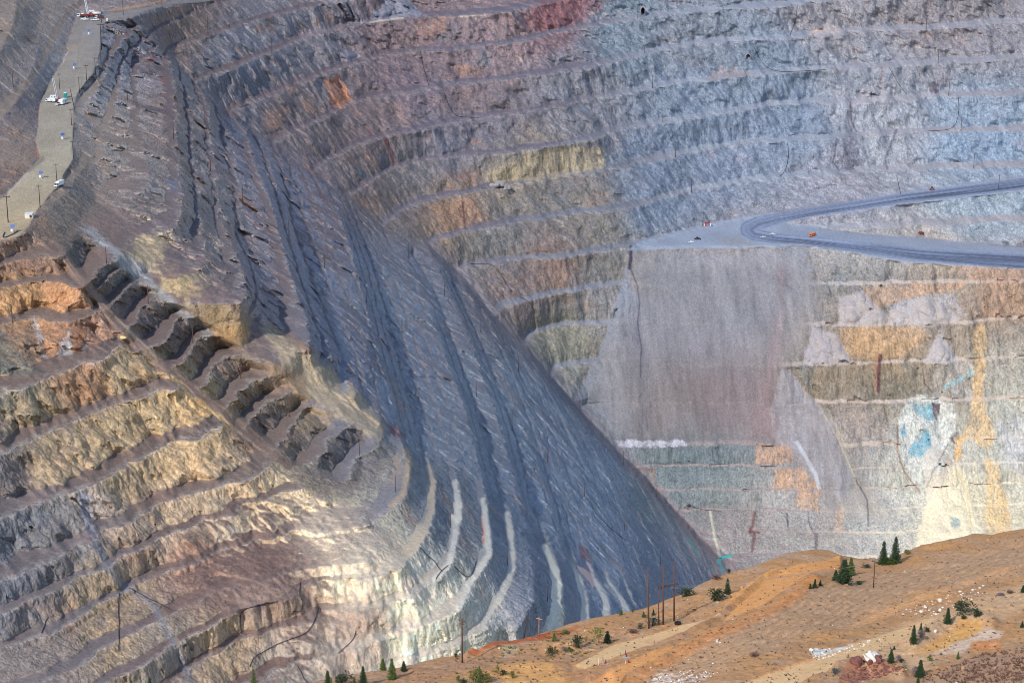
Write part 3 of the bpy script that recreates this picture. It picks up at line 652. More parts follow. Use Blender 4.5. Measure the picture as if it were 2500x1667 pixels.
# hairpin terrace and haul road
hp = M_road9
hc = lin((150,160,178)) * np.clip(1 + 0.25 * n2 + 0.15 * gr, 0.6, 1.4)[..., None]
mm = (hp * 0.8)[..., None]
col = col * (1 - mm) + hc * mm
patch((152,146,140), [(1745,585),(1800,575),(1860,600),(1780,602)], 10, .6)
patch((150,160,172), [(2100,585),(2500,612),(2500,630),(2150,600)], 6, .5)
patch((85,82,92), [(2447,590),(2466,588),(2464,600),(2450,600)], 3, .8)
patch((92,82,92), [(2478,590),(2520,590),(2520,602),(2480,602)], 3, .8)
ROAD_C = [(2800,420),(2500,448),(2200,485),(2000,516),(1900,533),(1850,545),(1828,560),(1840,573),(1900,583),(1960,588),(2080,602),(2250,622),(2500,640),(2800,655)]
ROAD_W = [(2800,18),(2500,16),(2200,14),(2000,13),(1900,15),(1850,19),(1828,24),(1840,18),(1900,14),(1960,13),(2080,15),(2250,17),(2500,22),(2800,26)]
def along(pts, wds, gu, gv):
    pts = np.array(pts, np.float32); wv = np.array([q[1] for q in wds], np.float32)
    best = np.full(gu.shape, 1e9, np.float32); sgn = np.zeros_like(best); pos = np.zeros_like(best); ww = np.ones_like(best)
    acc = 0.0
    for i in range(len(pts) - 1):
        x0, y0 = pts[i]; x1, y1 = pts[i + 1]
        ex, ey = x1 - x0, y1 - y0; L = math.hypot(ex, ey)
        t = np.clip(((gu - x0) * ex + (gv - y0) * ey) / (L * L), 0, 1)
        qx, qy = gu - x0 - t * ex, gv - y0 - t * ey
        d = np.hypot(qx, qy)
        m = d < best
        best = np.where(m, d, best)
        sgn = np.where(m, np.sign(ex * qy - ey * qx), sgn)
        pos = np.where(m, acc + t * L, pos)
        ww = np.where(m, wv[i] + (wv[i + 1] - wv[i]) * t, ww)
        acc += L
    return best, sgn, pos, ww
rd, rs, rp, rw = along(ROAD_C, ROAD_W, GU, GV)
on_road = (rd < rw) & (M_road9 > 0.5)
lane = rd * rs / rw
trk = fbm(lane * 4.5, rp / 260.0, lane * 0 + 2, 3, 0.6)
trk2 = fbm(lane * 2.2 + 5, rp / 700.0, lane * 0 + 8, 2, 0.5)
rc = lin((118,128,150))[None, None] * np.clip(0.92 + 1.0 * trk + 0.9 * trk2 + 0.10 * gr + 0.35 * np.abs(lane) ** 3, 0.34, 1.9)[..., None]
rb = sstep((rw - rd + 2.5 * trk + 2 * gr) / 5.0)[..., None]
col = np.where(on_road[..., None], rc * rb + col * (1 - rb), col)
col = np.where((M_corner * 0.55)[..., None] > 0, col * (1 - 0.55 * M_corner[..., None]) + lin((142,132,134)) * val[..., None].clip(0.6, 1.4) * 0.55 * M_corner[..., None], col)
grey_ = col.mean(-1, keepdims=True)
col = np.where(near[..., None] > 0, col + (grey_ * np.array([1.06, 1.0, 0.93]) - col) * 0.16 * near[..., None], col)
col = np.clip(col, 0.01, 0.85).astype(np.float32)

# ------------------------------------------------------------------ materials
def ramp_node(nt, pairs):
    r = nt.nodes.new("ShaderNodeValToRGB")
    r.color_ramp.elements[0].position, r.color_ramp.elements[0].color = pairs[0][0], (*pairs[0][1], 1)
    r.color_ramp.elements[1].position, r.color_ramp.elements[1].color = pairs[-1][0], (*pairs[-1][1], 1)
    for p, c in pairs[1:-1]:
        e = r.color_ramp.elements.new(p); e.color = (*c, 1)
    return r

def ground_material(name, s1, s2, bump, streaks=True, rough=0.95):
    m = bpy.data.materials.new(name); m.use_nodes = True
    nt = m.node_tree; N = nt.nodes; Lk = nt.links
    b = N["Principled BSDF"]
    b.inputs["Roughness"].default_value = rough
    b.inputs["Specular IOR Level"].default_value = 0.12
    at = N.new("ShaderNodeAttribute"); at.attribute_name = "Col"
    fa = N.new("ShaderNodeAttribute"); fa.attribute_name = "face"
    co = N.new("ShaderNodeTexCoord")
    n1_ = N.new("ShaderNodeTexNoise"); n1_.inputs["Scale"].default_value = s1; n1_.inputs["Detail"].default_value = 5; n1_.inputs["Roughness"].default_value = 0.78
    Lk.new(co.outputs["Object"], n1_.inputs["Vector"])
    r1 = ramp_node(nt, [(0.32, (0.72,) * 3), (0.5, (1.0,) * 3), (0.68, (1.28,) * 3)])
    Lk.new(n1_.outputs["Fac"], r1.inputs["Fac"])
    mx = N.new("ShaderNodeMix"); mx.data_type = 'RGBA'; mx.blend_type = 'MULTIPLY'; mx.inputs["Factor"].default_value = 0.8
    Lk.new(at.outputs["Color"], mx.inputs["A"]); Lk.new(r1.outputs["Color"], mx.inputs["B"])
    out = mx
    if streaks:
        mp = N.new("ShaderNodeMapping"); mp.inputs["Scale"].default_value = (1, 1, 0.07)
        Lk.new(co.outputs["Object"], mp.inputs["Vector"])
        n2_ = N.new("ShaderNodeTexNoise"); n2_.inputs["Scale"].default_value = s2; n2_.inputs["Detail"].default_value = 5; n2_.inputs["Roughness"].default_value = 0.65
        Lk.new(mp.outputs["Vector"], n2_.inputs["Vector"])
        r2 = ramp_node(nt, [(0.3, (0.6, 0.58, 0.58)), (0.5, (1.0, 1.0, 1.0)), (0.72, (1.35, 1.33, 1.28))])
        Lk.new(n2_.outputs["Fac"], r2.inputs["Fac"])
        m2 = N.new("ShaderNodeMix"); m2.data_type = 'RGBA'; m2.blend_type = 'MULTIPLY'
        Lk.new(fa.outputs["Fac"], m2.inputs["Factor"])
        Lk.new(mx.outputs["Result"], m2.inputs["A"]); Lk.new(r2.outputs["Color"], m2.inputs["B"])
        out = m2
    Lk.new(out.outputs["Result"], b.inputs["Base Color"])
    bp = N.new("ShaderNodeBump"); bp.inputs["Strength"].default_value = bump; bp.inputs["Distance"].default_value = 1.5 if streaks else 0.5
    Lk.new(n1_.outputs["Fac"], bp.inputs["Height"]); Lk.new(bp.outputs["Normal"], b.inputs["Normal"])
    return m

M_PIT = ground_material("pit_rock", 0.62, 0.55, 0.6)
M_HAUL = ground_material("haul_road_dust", 0.3, 0.3, 0.15, False)
M_HILL = ground_material("hill_earth", 0.9, 0.5, 0.6, False)
M_DIRT = ground_material("dirt_road_earth", 0.8, 0.5, 0.2, False)

def raw_mesh(name, V, F, cols=None, fmv=None, mat=None, smooth=True):
    me = bpy.data.meshes.new(name)
    k = F.shape[1]
    me.vertices.add(len(V)); me.vertices.foreach_set("co", np.ascontiguousarray(V, np.float32).ravel())
    me.loops.add(F.size); me.loops.foreach_set("vertex_index", np.ascontiguousarray(F, np.int32).ravel())
    me.polygons.add(len(F)); me.polygons.foreach_set("loop_start", np.arange(0, F.size, k, dtype=np.int32))
    me.polygons.foreach_set("use_smooth", np.full(len(F), smooth, bool))
    me.update(calc_edges=True)
    if cols is not None:
        a = me.attributes.new("Col", 'FLOAT_COLOR', 'POINT')
        a.data.foreach_set("color", np.concatenate([cols, np.ones((len(cols), 1))], 1).astype(np.float32).ravel())
    if fmv is not None:
        a = me.attributes.new("face", 'FLOAT', 'POINT')
        a.data.foreach_set("value", np.ascontiguousarray(fmv, np.float32).ravel())
    if mat:
        me.materials.append(mat)
    o = bpy.data.objects.new(name, me); C.objects.link(o)
    return o

def sub_grid(name, P, cells, cols, fmv, mat, kind="structure"):
    """the part of a ground sheet whose cells are marked, as one object"""
    h, wd = P.shape[:2]
    idx = np.arange(h * wd, dtype=np.int32).reshape(h, wd)
    q = np.stack([idx[:-1, :-1], idx[1:, :-1], idx[1:, 1:], idx[:-1, 1:]], -1)[cells]
    used, inv = np.unique(q, return_inverse=True)
    o = raw_mesh(name, P.reshape(-1, 3)[used], inv.reshape(-1, 4), cols.reshape(-1, 3)[used], fmv.ravel()[used], mat)
    o["kind"] = kind
    return o

def cellmask(a):
    return a[:-1, :-1] & a[1:, :-1] & a[1:, 1:] & a[:-1, 1:]
ponds = [
 ([(1752,1358),(1790,1353),(1788,1360),(1762,1364)], "turq"), ([(1750,1364),(1762,1362),(1760,1374),(1768,1384),(1772,1394),(1760,1392),(1756,1380),(1748,1372)], "turq"),
 ([(1404,1377),(1422,1384),(1444,1400),(1453,1425),(1447,1442),(1436,1418),(1416,1398)], "pink"), ([(1428,1364),(1437,1372),(1448,1392),(1456,1404),(1440,1392),(1430,1378)], "pink"),
]
pond_any = np.zeros((HH, WW), bool); pond_m = []
for p_, k_ in ponds:
    m_ = poly_sd(p_, GU + WN2 * 2, GV + WN2 * 2) > -0.5
    pond_m.append((m_, k_)); pond_any |= m_
road_cells = cellmask(on_road); pond_cells = cellmask(pond_any)
fmv = dmix * FM * (1 - 0.5 * talus)
rest = ~road_cells & ~pond_cells
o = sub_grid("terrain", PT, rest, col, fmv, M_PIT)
o.data.polygons.foreach_set("use_smooth", np.zeros(len(o.data.polygons), bool))
sub_grid("road", PT, road_cells & ~pond_cells, col, fmv, M_HAUL)
def water_material(name, c, r):
    m = bpy.data.materials.new(name); m.use_nodes = True
    b = m.node_tree.nodes["Principled BSDF"]; N = m.node_tree.nodes
    n = N.new("ShaderNodeTexNoise"); n.inputs["Scale"].default_value = 0.15
    rr = ramp_node(m.node_tree, [(0.3, tuple(lin(c) * 0.85)), (0.7, tuple(np.minimum(lin(c) * 1.1, 0.9)))])
    m.node_tree.links.new(n.outputs["Fac"], rr.inputs["Fac"]); m.node_tree.links.new(rr.outputs["Color"], b.inputs["Base Color"])
    b.inputs["Roughness"].default_value = r
    return m
WMAT = {"turq": water_material("copper_water", (60,185,185), 0.35), "pink": water_material("iron_water", (214,176,176), 0.3)}
done = np.zeros_like(pond_cells)
for m_, k_ in pond_m:
    cm = cellmask(m_) & pond_cells & ~done
    done |= cm
    if cm.any():
        sub_grid("water", PT, cm, col, fmv, WMAT[k_])
# ------------------------------------------------------------------ near hill on this side of the pit
CREST = [(-300,1760),(200,1725),(500,1695),(740,1668),(800,1655),(855,1645),(900,1638),(960,1632),(1000,1622),(1050,1610),(1075,1604),(1100,1602),(1130,1597),(1150,1586),(1170,1590),(1200,1577),(1250,1567),(1300,1553),(1350,1537),(1400,1520),(1450,1508),(1500,1500),(1560,1488),(1600,1475),(1640,1458),(1680,1445),(1700,1430),(1720,1420),(1750,1408),(1800,1391),(1830,1385),(1870,1370),(1920,1350),(1990,1340),(2020,1342),(2050,1354),(2100,1364),(2130,1362),(2160,1366),(2200,1350),(2250,1330),(2300,1320),(2350,1310),(2380,1302),(2420,1305),(2450,1298),(2500,1290),(2800,1268)]
fu = np.arange(-200, 2801, 2.2, dtype=np.float32)
cv = np.interp(fu, [p[0] for p in CREST], [p[1] for p in CREST]).astype(np.float32)
rngc = fbm(fu / 17, fu * 0, fu * 0, 4, 0.6)
NR = 300
tt = np.linspace(0, 1, NR, dtype=np.float32)
VB = 1800.0
FU = np.repeat(fu[None], NR, 0)
FV = cv[None] + (VB - cv[None]) * tt[:, None]
FV = FV + rngc[None] * 2.2 * np.exp(-tt[:, None] * 14)
dcrest = np.interp(fu, [-300, 740, 1130, 1500, 1800, 2000, 2400, 2800], [500, 520, 555, 610, 660, 695, 745, 780])
dbot = np.interp(fu, [-300, 740, 1130, 1600, 2000, 2800], [440, 470, 452, 430, 420, 405])
# the ground between the near edge and the brow, with the road cuts stepping it
kern = np.exp(-(np.arange(-160, 161) / 60.0) ** 2); kern /= kern.sum()
def smooth1(a):
    return np.convolve(np.pad(a, 160, mode='edge'), kern, mode='valid')
csm, dcs, dbs = smooth1(cv), smooth1(dcrest), smooth1(dbot)
tg = (FV - csm[None]) / (VB - csm[None])
invd = (1 / dcs)[None] * (1 - tg) + (1 / dbs)[None] * tg
rx, ry, rz = ray(FU, FV)
rl = np.sqrt(rx ** 2 + ry ** 2 + rz ** 2)
FP = np.stack([rx, ry, rz], -1) / rl[..., None] / invd[..., None]
def fmask(pts, feather):
    return sstep(poly_sd(pts, FU, FV) / feather + 0.5)
fx_, fy_ = FP[..., 0], FP[..., 1]
RD1 = [(1405,1613),(1500,1566),(1600,1540),(1680,1515),(1752,1498),(1762,1503),(1722,1520),(1640,1550),(1535,1590),(1430,1627)]
RD2 = [(1440,1668),(1500,1645),(1600,1600),(1630,1588),(1640,1592),(1600,1618),(1530,1650),(1500,1690),(1430,1690)]
RD3 = [(1762,1520),(1800,1478),(1850,1438),(1885,1408),(1950,1384),(2020,1375),(2055,1374),(2050,1384),(1985,1397),(1930,1430),(1870,1472),(1840,1484)]
RD4 = [(1790,1680),(1900,1640),(2000,1606),(2100,1565),(2180,1540),(2270,1512),(2290,1516),(2200,1560),(2130,1592),(2040,1632),(1960,1665),(1930,1690),(1780,1690)]
RD5 = [(1200,1622),(1290,1608),(1340,1612),(1370,1640),(1420,1668),(1420,1720),(1250,1720),(1230,1660)]
fwn = fbm(fx_ / 9, fy_ / 9, FP[..., 2] / 9, 4)
roads_f = [fmask(p, 5) for p in (RD1, RD2, RD3, RD4)]
rsum = np.clip(sum(roads_f), 0, 1)
def bank(pts, h, wd):
    return h * np.exp(-(line_d(pts, FU, FV) / wd) ** 2)
fz = 0.9 * fwn + 0.25 * fbm(fx_ / 2.2, fy_ / 2.2, fx_ * 0, 4, 0.6) + 2.2 * fbm(fx_ / 45, fy_ / 45, fx_ * 0 + 4, 2)
fz = fz * (1 - 0.9 * rsum)
fz = fz + bank([(1400,1618),(1500,1572),(1600,1546),(1752,1502)], -0.8, 14) + bank([(1440,1660),(1500,1640),(1600,1596),(1720,1530),(1770,1490),(1860,1415),(1900,1396),(2050,1368)], 1.6, 7)
fz = fz + bank([(1500,1655),(1640,1595),(1800,1530),(1900,1480),(1990,1420)], 1.2, 18)
fz = fz + bank([(2045,1640),(2110,1628),(2200,1640)], 2.4, 14) + bank([(2230,1570),(2300,1525),(2370,1505),(2420,1525)], 2.2, 16)
fz = fz + bank([(1140,1600),(1200,1582),(1290,1562),(1345,1545)], 1.2, 7) + bank([(1180,1588),(1300,1575),(1400,1572)], 1.5, 12)
fz = fz + bank([(2300,1667),(2400,1630),(2500,1610)], 2.0, 16)
rows = 0.22 * np.sin((FV + 0.42 * FU) * 0.55 + 3 * fwn)
rows_m = fmask([(1560,1650),(1760,1545),(1950,1450),(2150,1395),(2420,1330),(2520,1310),(2520,1400),(2250,1450),(2000,1540),(1800,1610),(1640,1667)], 30)
fz = fz + rows * rows_m * (1 - rsum)
fade = np.clip(tt[:, None] * (VB - cv[None]) / 10.0, 0.12, 1)
FP[..., 2] += fz * fade
# colours of the earth
fg1 = fbm(fx_ / 14, fy_ / 14, fx_ * 0 + 2, 5, 0.6); fg2 = fbm(fx_ / 1.6, fy_ / 1.6, fx_ * 0 + 8, 4, 0.7); fg3 = fbm(fx_ / 5 + 30, fy_ / 5, fx_ * 0 + 8, 4, 0.65)
fc = np.zeros(FP.shape, np.float32) + lin((166,127,90))
def ft(c, m):
    global fc
    m = np.clip(m, 0, 1)[..., None]
    fc = fc * (1 - m) + lin(c) * m
ft((164,134,108), sstep((fg1 + 0.3 * fg3 + 0.05) / 0.4) * 0.85)
ft((188,138,84), sstep((-fg1 - 0.05) / 0.4) * 0.6)
ft((150,118,96), fmask([(700,1660),(1100,1612),(1300,1580),(1390,1600),(1280,1620),(1100,1640),(1000,1720),(600,1720)], 30) * 0.6)
ft((168,138,110), rows_m * 0.7)
ft((196,166,132), fmask([(2100,1560),(2280,1500),(2500,1420),(2520,1480),(2350,1560),(2250,1640),(2100,1640)], 30) * 0.55)
ft((204,150,84), fmask([(2310,1545),(2350,1520),(2400,1530),(2390,1560),(2300,1590),(2230,1600)], 12) * 0.8)
ft((196,176,158), fmask([(2330,1570),(2400,1540),(2450,1545),(2440,1560),(2370,1575),(2350,1595),(2270,1600)], 8) * 0.8)
ft((190,126,76), fmask([(2370,1565),(2440,1560),(2445,1580),(2375,1590)], 6) * 0.8)
ft((150,126,108), fmask([(2230,1667),(2330,1620),(2400,1595),(2520,1575),(2520,1720),(2230,1720)], 20) * 0.55)
ft((158,110,84), fmask([(2050,1650),(2090,1625),(2160,1618),(2200,1630),(2170,1648),(2090,1667),(2040,1690)], 8) * 0.85)
ft((160,84,52), fmask([(1140,1602),(1180,1590),(1230,1575),(1290,1562),(1345,1545),(1348,1560),(1290,1572),(1210,1590),(1160,1604)], 5) * 0.85)
ft((150,84,56), fmask([(1350,1542),(1460,1526),(1420,1534),(1360,1560)], 5) * 0.6)
ft((160,150,128), fmask([(1225,1590),(1265,1580),(1265,1590),(1230,1604)], 5) * 0.6)
ft((218,214,208), fmask([(1975,1595),(1990,1580),(2030,1585),(2080,1570),(2090,1575),(2030,1600),(1990,1606)], 6) * 0.8 * (fg2 > -0.25))
ft((205,200,196), fmask([(1580,1667),(1600,1645),(1680,1635),(1640,1660),(1740,1640),(1720,1660),(1620,1690)], 8) * 0.6 * (fg2 > 0.0))
ft((200,150,94), fmask(RD5, 14) * 0.85)
ft((168,120,82), fmask([(1375,1632),(1400,1625),(1450,1648),(1420,1668),(1380,1667)], 8) * 0.6)
ft((196,150,106), fmask([(2070,1520),(2200,1475),(2360,1420),(2500,1370),(2500,1385),(2330,1445),(2160,1505),(2080,1532)], 8) * 0.6)
ft((210,150,82), fmask([(1760,1470),(1850,1405),(1900,1388),(2050,1362),(2050,1372),(1900,1398),(1790,1482)], 5) * 0.7)
ft((190,122,64), fmask([(1500,1668),(1640,1600),(1760,1532),(1880,1478),(1960,1420),(1990,1402),(2030,1400),(1960,1460),(1850,1520),(1700,1590),(1560,1660)], 12) * 0.5)
ft((152,116,92), sstep((line_d([(1440,1664),(1500,1638),(1600,1594),(1720,1528),(1775,1485),(1860,1412)], FU, FV) * -1 + 7) / 4) * 0.45)
ft((122,98,80), sstep((fg3 - 0.22 + 0.3 * fg2) / 0.25) * 0.55 * (1 - rsum))
ft((206,182,156), sstep((-fg3 - 0.25 + 0.2 * fg1) / 0.25) * 0.45 * (1 - rsum))
fc = fc * np.clip(1 + 0.42 * fg2 + 0.22 * fg3 - 0.10 * rows * 4 * rows_m, 0.45, 1.6)[..., None]
peb = fg2 + 0.6 * fbm(fx_ / 0.7, fy_ / 0.7, fx_ * 0 + 1, 2)
ft((214,206,196), sstep((peb - 0.62) / 0.12) * 0.65 * (1 - rsum))
ft((96,78,66), sstep((-peb - 0.60) / 0.12) * 0.6 * (1 - rsum))
rcol = lin((208,164,122)) * (1 + 0.16 * fg3 + 0.10 * fg2)[..., None] * np.ones(3)
r3 = lin((198,142,90)) * (1 + 0.18 * fg3 + 0.08 * fg2)[..., None] * np.ones(3)
for i_, m_ in enumerate(roads_f):
    src = r3 if i_ in (1, 2) else rcol
    fc = fc * (1 - m_[..., None]) + src * m_[..., None]
fc = np.clip(fc * np.array([1.52, 1.44, 1.34]), 0.02, 0.85)
# behind the brow the ground breaks away into the pit
back = []
for k in range(1, 9):
    s_ = k * k * 1.1
    q = FP[0].copy()
    h_ = q[:, :2] / np.linalg.norm(q[:, :2], axis=1)[:, None]
    q[:, :2] += h_ * s_ ; q[:, 2] -= s_ * 0.95 + 0.2
    q[:, 2] += fbm(q[:, 0] / 6, q[:, 1] / 6, q[:, 0] * 0, 3) * min(1, s_ / 8)
    back.append(q)
FPX = np.concatenate([np.stack(back[::-1]), FP], 0).astype(np.float32)
FCX = np.concatenate([np.repeat(fc[:1], 8, 0), fc], 0).astype(np.float32)
road_id = np.concatenate([np.full((8, len(fu)), -1), np.argmax(np.stack(roads_f), 0) * (rsum > 0.5) - (rsum <= 0.5)], 0)
FF = np.zeros(FPX.shape[:2], np.float32)
allr = np.zeros((FPX.shape[0] - 1, FPX.shape[1] - 1), bool)
for k in range(4):
    cm = cellmask(road_id == k)
    allr |= cm
    if cm.any():
        sub_grid("road", FPX, cm, FCX, FF, M_DIRT)
sub_grid("hill", FPX, ~allr, FCX, FF, M_HILL)

# where a thing stands: a point of the ground, found in the survey
def on_pit(u, v):
    x = (u - us[0]) / STEP; y = (v - vs[0]) / STEP
    xi = int(np.clip(x, 0, WW - 2)); yi = int(np.clip(y, 0, HH - 2)); fx = x - xi; fy = y - yi
    p = (PT[yi, xi] * (1 - fx) * (1 - fy) + PT[yi, xi + 1] * fx * (1 - fy) + PT[yi + 1, xi] * (1 - fx) * fy + PT[yi + 1, xi + 1] * fx * fy)
    return Vector([float(q) for q in p])

def on_hill(u, v):
    i = int(np.clip((u - fu[0]) / 2.2, 0, len(fu) - 1))
    # the displaced ground as seen: the row whose own picture row is nearest
    p = FP[:, i]
    dy = p[:, 1] * math.cos(PITCH) - p[:, 2] * math.sin(PITCH)
    up = p[:, 1] * math.sin(PITCH) + p[:, 2] * math.cos(PITCH)
    vv = 833.5 - FOC * up / dy
    j = int(np.argmin(np.abs(vv - v)))
    return Vector([float(q) for q in p[j]])

def metres(px_, p):
    """how many metres px_ units of the photograph are at point p"""
    depth = p.y * math.cos(PITCH) - p.z * math.sin(PITCH)
    return px_ * depth / FOC
# ------------------------------------------------------------------ small mesh kit
class MB:
    def __init__(s):
        s.v = []; s.f = []; s.m = []
    def add(s, vs_, fs_, mi=0):
        n = len(s.v)
        s.v += [tuple(q) for q in vs_]
        s.f += [tuple(i + n for i in f) for f in fs_]
        s.m += [mi] * len(fs_)
    def box(s, c, d, rz=0.0, taper=1.0, rx=0.0, mi=0, tilt=None):
        x, y, z = d[0] / 2, d[1] / 2, d[2] / 2
        pts = [Vector((sx * x * (taper if sz > 0 else 1), sy * y * (taper if sz > 0 else 1), sz * z)) for sx in (-1, 1) for sy in (-1, 1) for sz in (-1, 1)]
        Mx = Matrix.Rotation(rz, 3, 'Z') @ Matrix.Rotation(rx, 3, 'X')
        if tilt is not None:
            Mx = tilt
        pts = [Mx @ p + Vector(c) for p in pts]
        s.add(pts, [(0,1,3,2),(4,6,7,5),(0,4,5,1),(2,3,7,6),(0,2,6,4),(1,5,7,3)], mi)
    def tube(s, p0, p1, r0, r1=None, n=7, mi=0):
        r1 = r0 if r1 is None else r1
        p0 = Vector(p0); p1 = Vector(p1); d = (p1 - p0).normalized()
        a = d.orthogonal().normalized(); b = d.cross(a)
        A = [p0 + (a * math.cos(t) + b * math.sin(t)) * r0 for t in [2 * math.pi * k / n for k in range(n)]]
        B = [p1 + (a * math.cos(t) + b * math.sin(t)) * r1 for t in [2 * math.pi * k / n for k in range(n)]]
        fs_ = [(k, (k + 1) % n, n + (k + 1) % n, n + k) for k in range(n)] + [tuple(range(n - 1, -1, -1)), tuple(range(n, 2 * n))]
        s.add(A + B, fs_, mi)
    def prism(s, prof, y0, y1, mi=0):
        """outline in x-z, carried along y"""
        n = len(prof)
        s.add([(x, y0, z) for x, z in prof] + [(x, y1, z) for x, z in prof],
              [tuple(range(n)), tuple(range(2 * n - 1, n - 1, -1))] + [(k, n + k, n + (k + 1) % n, (k + 1) % n) for k in range(n)], mi)
    def blob(s, c, r, seed, rough=0.25, nlat=6, nlon=9, mi=0):
        rr = random.Random(seed)
        vs_ = [(c[0], c[1], c[2] + r[2])]
        for i in range(1, nlat):
            for j in range(nlon):
                th = math.pi * i / nlat; ph = 2 * math.pi * j / nlon
                k = 1 + rough * (rr.random() - 0.5) * 2
                vs_.append((c[0] + r[0] * k * math.sin(th) * math.cos(ph), c[1] + r[1] * k * math.sin(th) * math.sin(ph), c[2] + r[2] * k * math.cos(th)))
        vs_.append((c[0], c[1], c[2] - r[2]))
        fs_ = [(0, 1 + j, 1 + (j + 1) % nlon) for j in range(nlon)]
        for i in range(nlat - 2):
            for j in range(nlon):
                a = 1 + i * nlon + j; b = 1 + i * nlon + (j + 1) % nlon
                fs_.append((a, a + nlon, b + nlon, b))
        e = len(vs_) - 1
        fs_ += [(e, e - nlon + (j + 1) % nlon, e - nlon + j) for j in range(nlon)]
        s.add(vs_, fs_, mi)
    def build(s, name, mat, parent=None, smooth=False, bevel=0):
        me = bpy.data.meshes.new(name)
        me.from_pydata(s.v, [], s.f)
        mats = mat if isinstance(mat, (list, tuple)) else [mat]
        for m in mats:
            me.materials.append(m)
        if len(mats) > 1:
            me.polygons.foreach_set("material_index", s.m)
        if smooth:
            me.polygons.foreach_set("use_smooth", [True] * len(me.polygons))
        me.update()
        o = bpy.data.objects.new(name, me); C.objects.link(o)
        if parent:
            o.parent = parent
        if bevel:
            md = o.modifiers.new("bevel", 'BEVEL'); md.width = bevel; md.segments = 2
        return o

def pmat(name, c, rough=0.7, var=0.18, scale=1.0, metal=0.0):
    m = bpy.data.materials.new(name); m.use_nodes = True
    N = m.node_tree.nodes; b = N["Principled BSDF"]
    tc = N.new("ShaderNodeTexCoord")
    n = N.new("ShaderNodeTexNoise"); n.inputs["Scale"].default_value = scale; n.inputs["Detail"].default_value = 4
    m.node_tree.links.new(tc.outputs["Object"], n.inputs["Vector"])
    r = ramp_node(m.node_tree, [(0.3, tuple(np.clip(lin(c) * (1 - var), 0, 1))), (0.7, tuple(np.clip(lin(c) * (1 + var), 0, 0.95)))])
    m.node_tree.links.new(n.outputs["Fac"], r.inputs["Fac"]); m.node_tree.links.new(r.outputs["Color"], b.inputs["Base Color"])
    b.inputs["Roughness"].default_value = rough; b.inputs["Metallic"].default_value = metal
    return m
MT = {k: pmat(k, *v) for k, v in {
 "weathered_wood": ((74,62,58), .9, .25, 3), "brown_wood": ((98,68,56), .9, .25, 3), "pale_wood": ((190,140,110), .9, .15, 3), "insulator": ((70,60,60), .4),
 "white_paint": ((225,228,230), .4, .06), "grey_metal": ((120,124,130), .5, .15), "dark_metal": ((48,50,56), .5, .2), "tyre": ((30,30,32), .9, .2), "glass": ((28,34,44), .15, .1),
 "blue_paint": ((44,84,150), .5, .12), "red_paint": ((170,40,52), .5, .12), "orange_paint": ((240,120,40), .45, .08), "silver_paint": ((190,194,200), .35, .06), "teal_plastic": ((20,150,140), .5, .1),
 "cream_paint": ((214,204,190), .6, .08), "concrete": ((170,166,160), .9, .12), "hose": ((34,36,48), .6, .15), "rust": ((110,62,54), .9, .3), "dark_shaft": ((24,26,36), .95, .1),
 "white_rock": ((226,220,210), .95, .12, .6), "red_rock": ((126,84,74), .95, .3, .8), "tan_rock": ((186,150,116), .95, .2, .8), "grey_rock": ((150,146,146), .95, .2, .3), "yellow_rock": ((226,206,150), .95, .1, .5),
 "scrap": ((52,50,58), .9, .3, 1.5), "bark": ((92,74,60), .95, .25, 2), "wire": ((150,150,156), .5, .05),
}.items()}

def leaf_mat(name, c, c2):
    m = bpy.data.materials.new(name); m.use_nodes = True
    N = m.node_tree.nodes; b = N["Principled BSDF"]
    tc = N.new("ShaderNodeTexCoord"); n = N.new("ShaderNodeTexNoise"); n.inputs["Scale"].default_value = 2.2; n.inputs["Detail"].default_value = 3
    m.node_tree.links.new(tc.outputs["Object"], n.inputs["Vector"])
    r = ramp_node(m.node_tree, [(0.35, tuple(lin(c))), (0.68, tuple(lin(c2)))])
    m.node_tree.links.new(n.outputs["Fac"], r.inputs["Fac"]); m.node_tree.links.new(r.outputs["Color"], b.inputs["Base Color"])
    b.inputs["Roughness"].default_value = 0.75; b.inputs["Specular IOR Level"].default_value = 0.2
    return m
LEAF = {"fir": leaf_mat("fir_needles", (42,58,40), (74,92,56)), "light_fir": leaf_mat("light_fir_needles", (70,88,48), (112,126,66)), "bush": leaf_mat("dark_leaves", (46,58,44), (78,90,62)),
        "olive": leaf_mat("olive_leaves", (98,98,52), (140,132,74)), "green": leaf_mat("green_leaves", (66,92,44), (104,128,58)), "grey": leaf_mat("sage_leaves", (76,82,76), (112,116,104)), "dry": leaf_mat("dry_twigs", (98,74,66), (136,104,92)), "mauve": leaf_mat("bare_twigs", (120,108,112), (150,136,138))}

def empty(name, loc, rz=0.0, s=1.0):
    o = bpy.data.objects.new(name, None); C.objects.link(o)
    o.location = loc; o.rotation_euler = (0, 0, rz); o.scale = (s, s, s)
    return o
def tag(o, label, cat, group=None):
    o["label"] = label; o["category"] = cat
    if group:
        o["group"] = group
    elif "group" in o:
        del o["group"]
    return o
def copy_tree(o, parent=None):
    c = o.copy(); C.objects.link(c)
    if parent is not None:
        c.parent = parent
    for ch in list(o.children):
        copy_tree(ch, c)
    return c
PROTO = {}
def place(key, maker, loc, rz=0.0, s=1.0):
    """the first of a kind is the built one, the next are copies of it and its parts"""
    if key not in PROTO:
        o = maker(); PROTO[key] = o
    else:
        o = copy_tree(PROTO[key])
    o.location = loc; o.rotation_euler = (0, 0, rz); o.scale = (s, s, s)
    return o

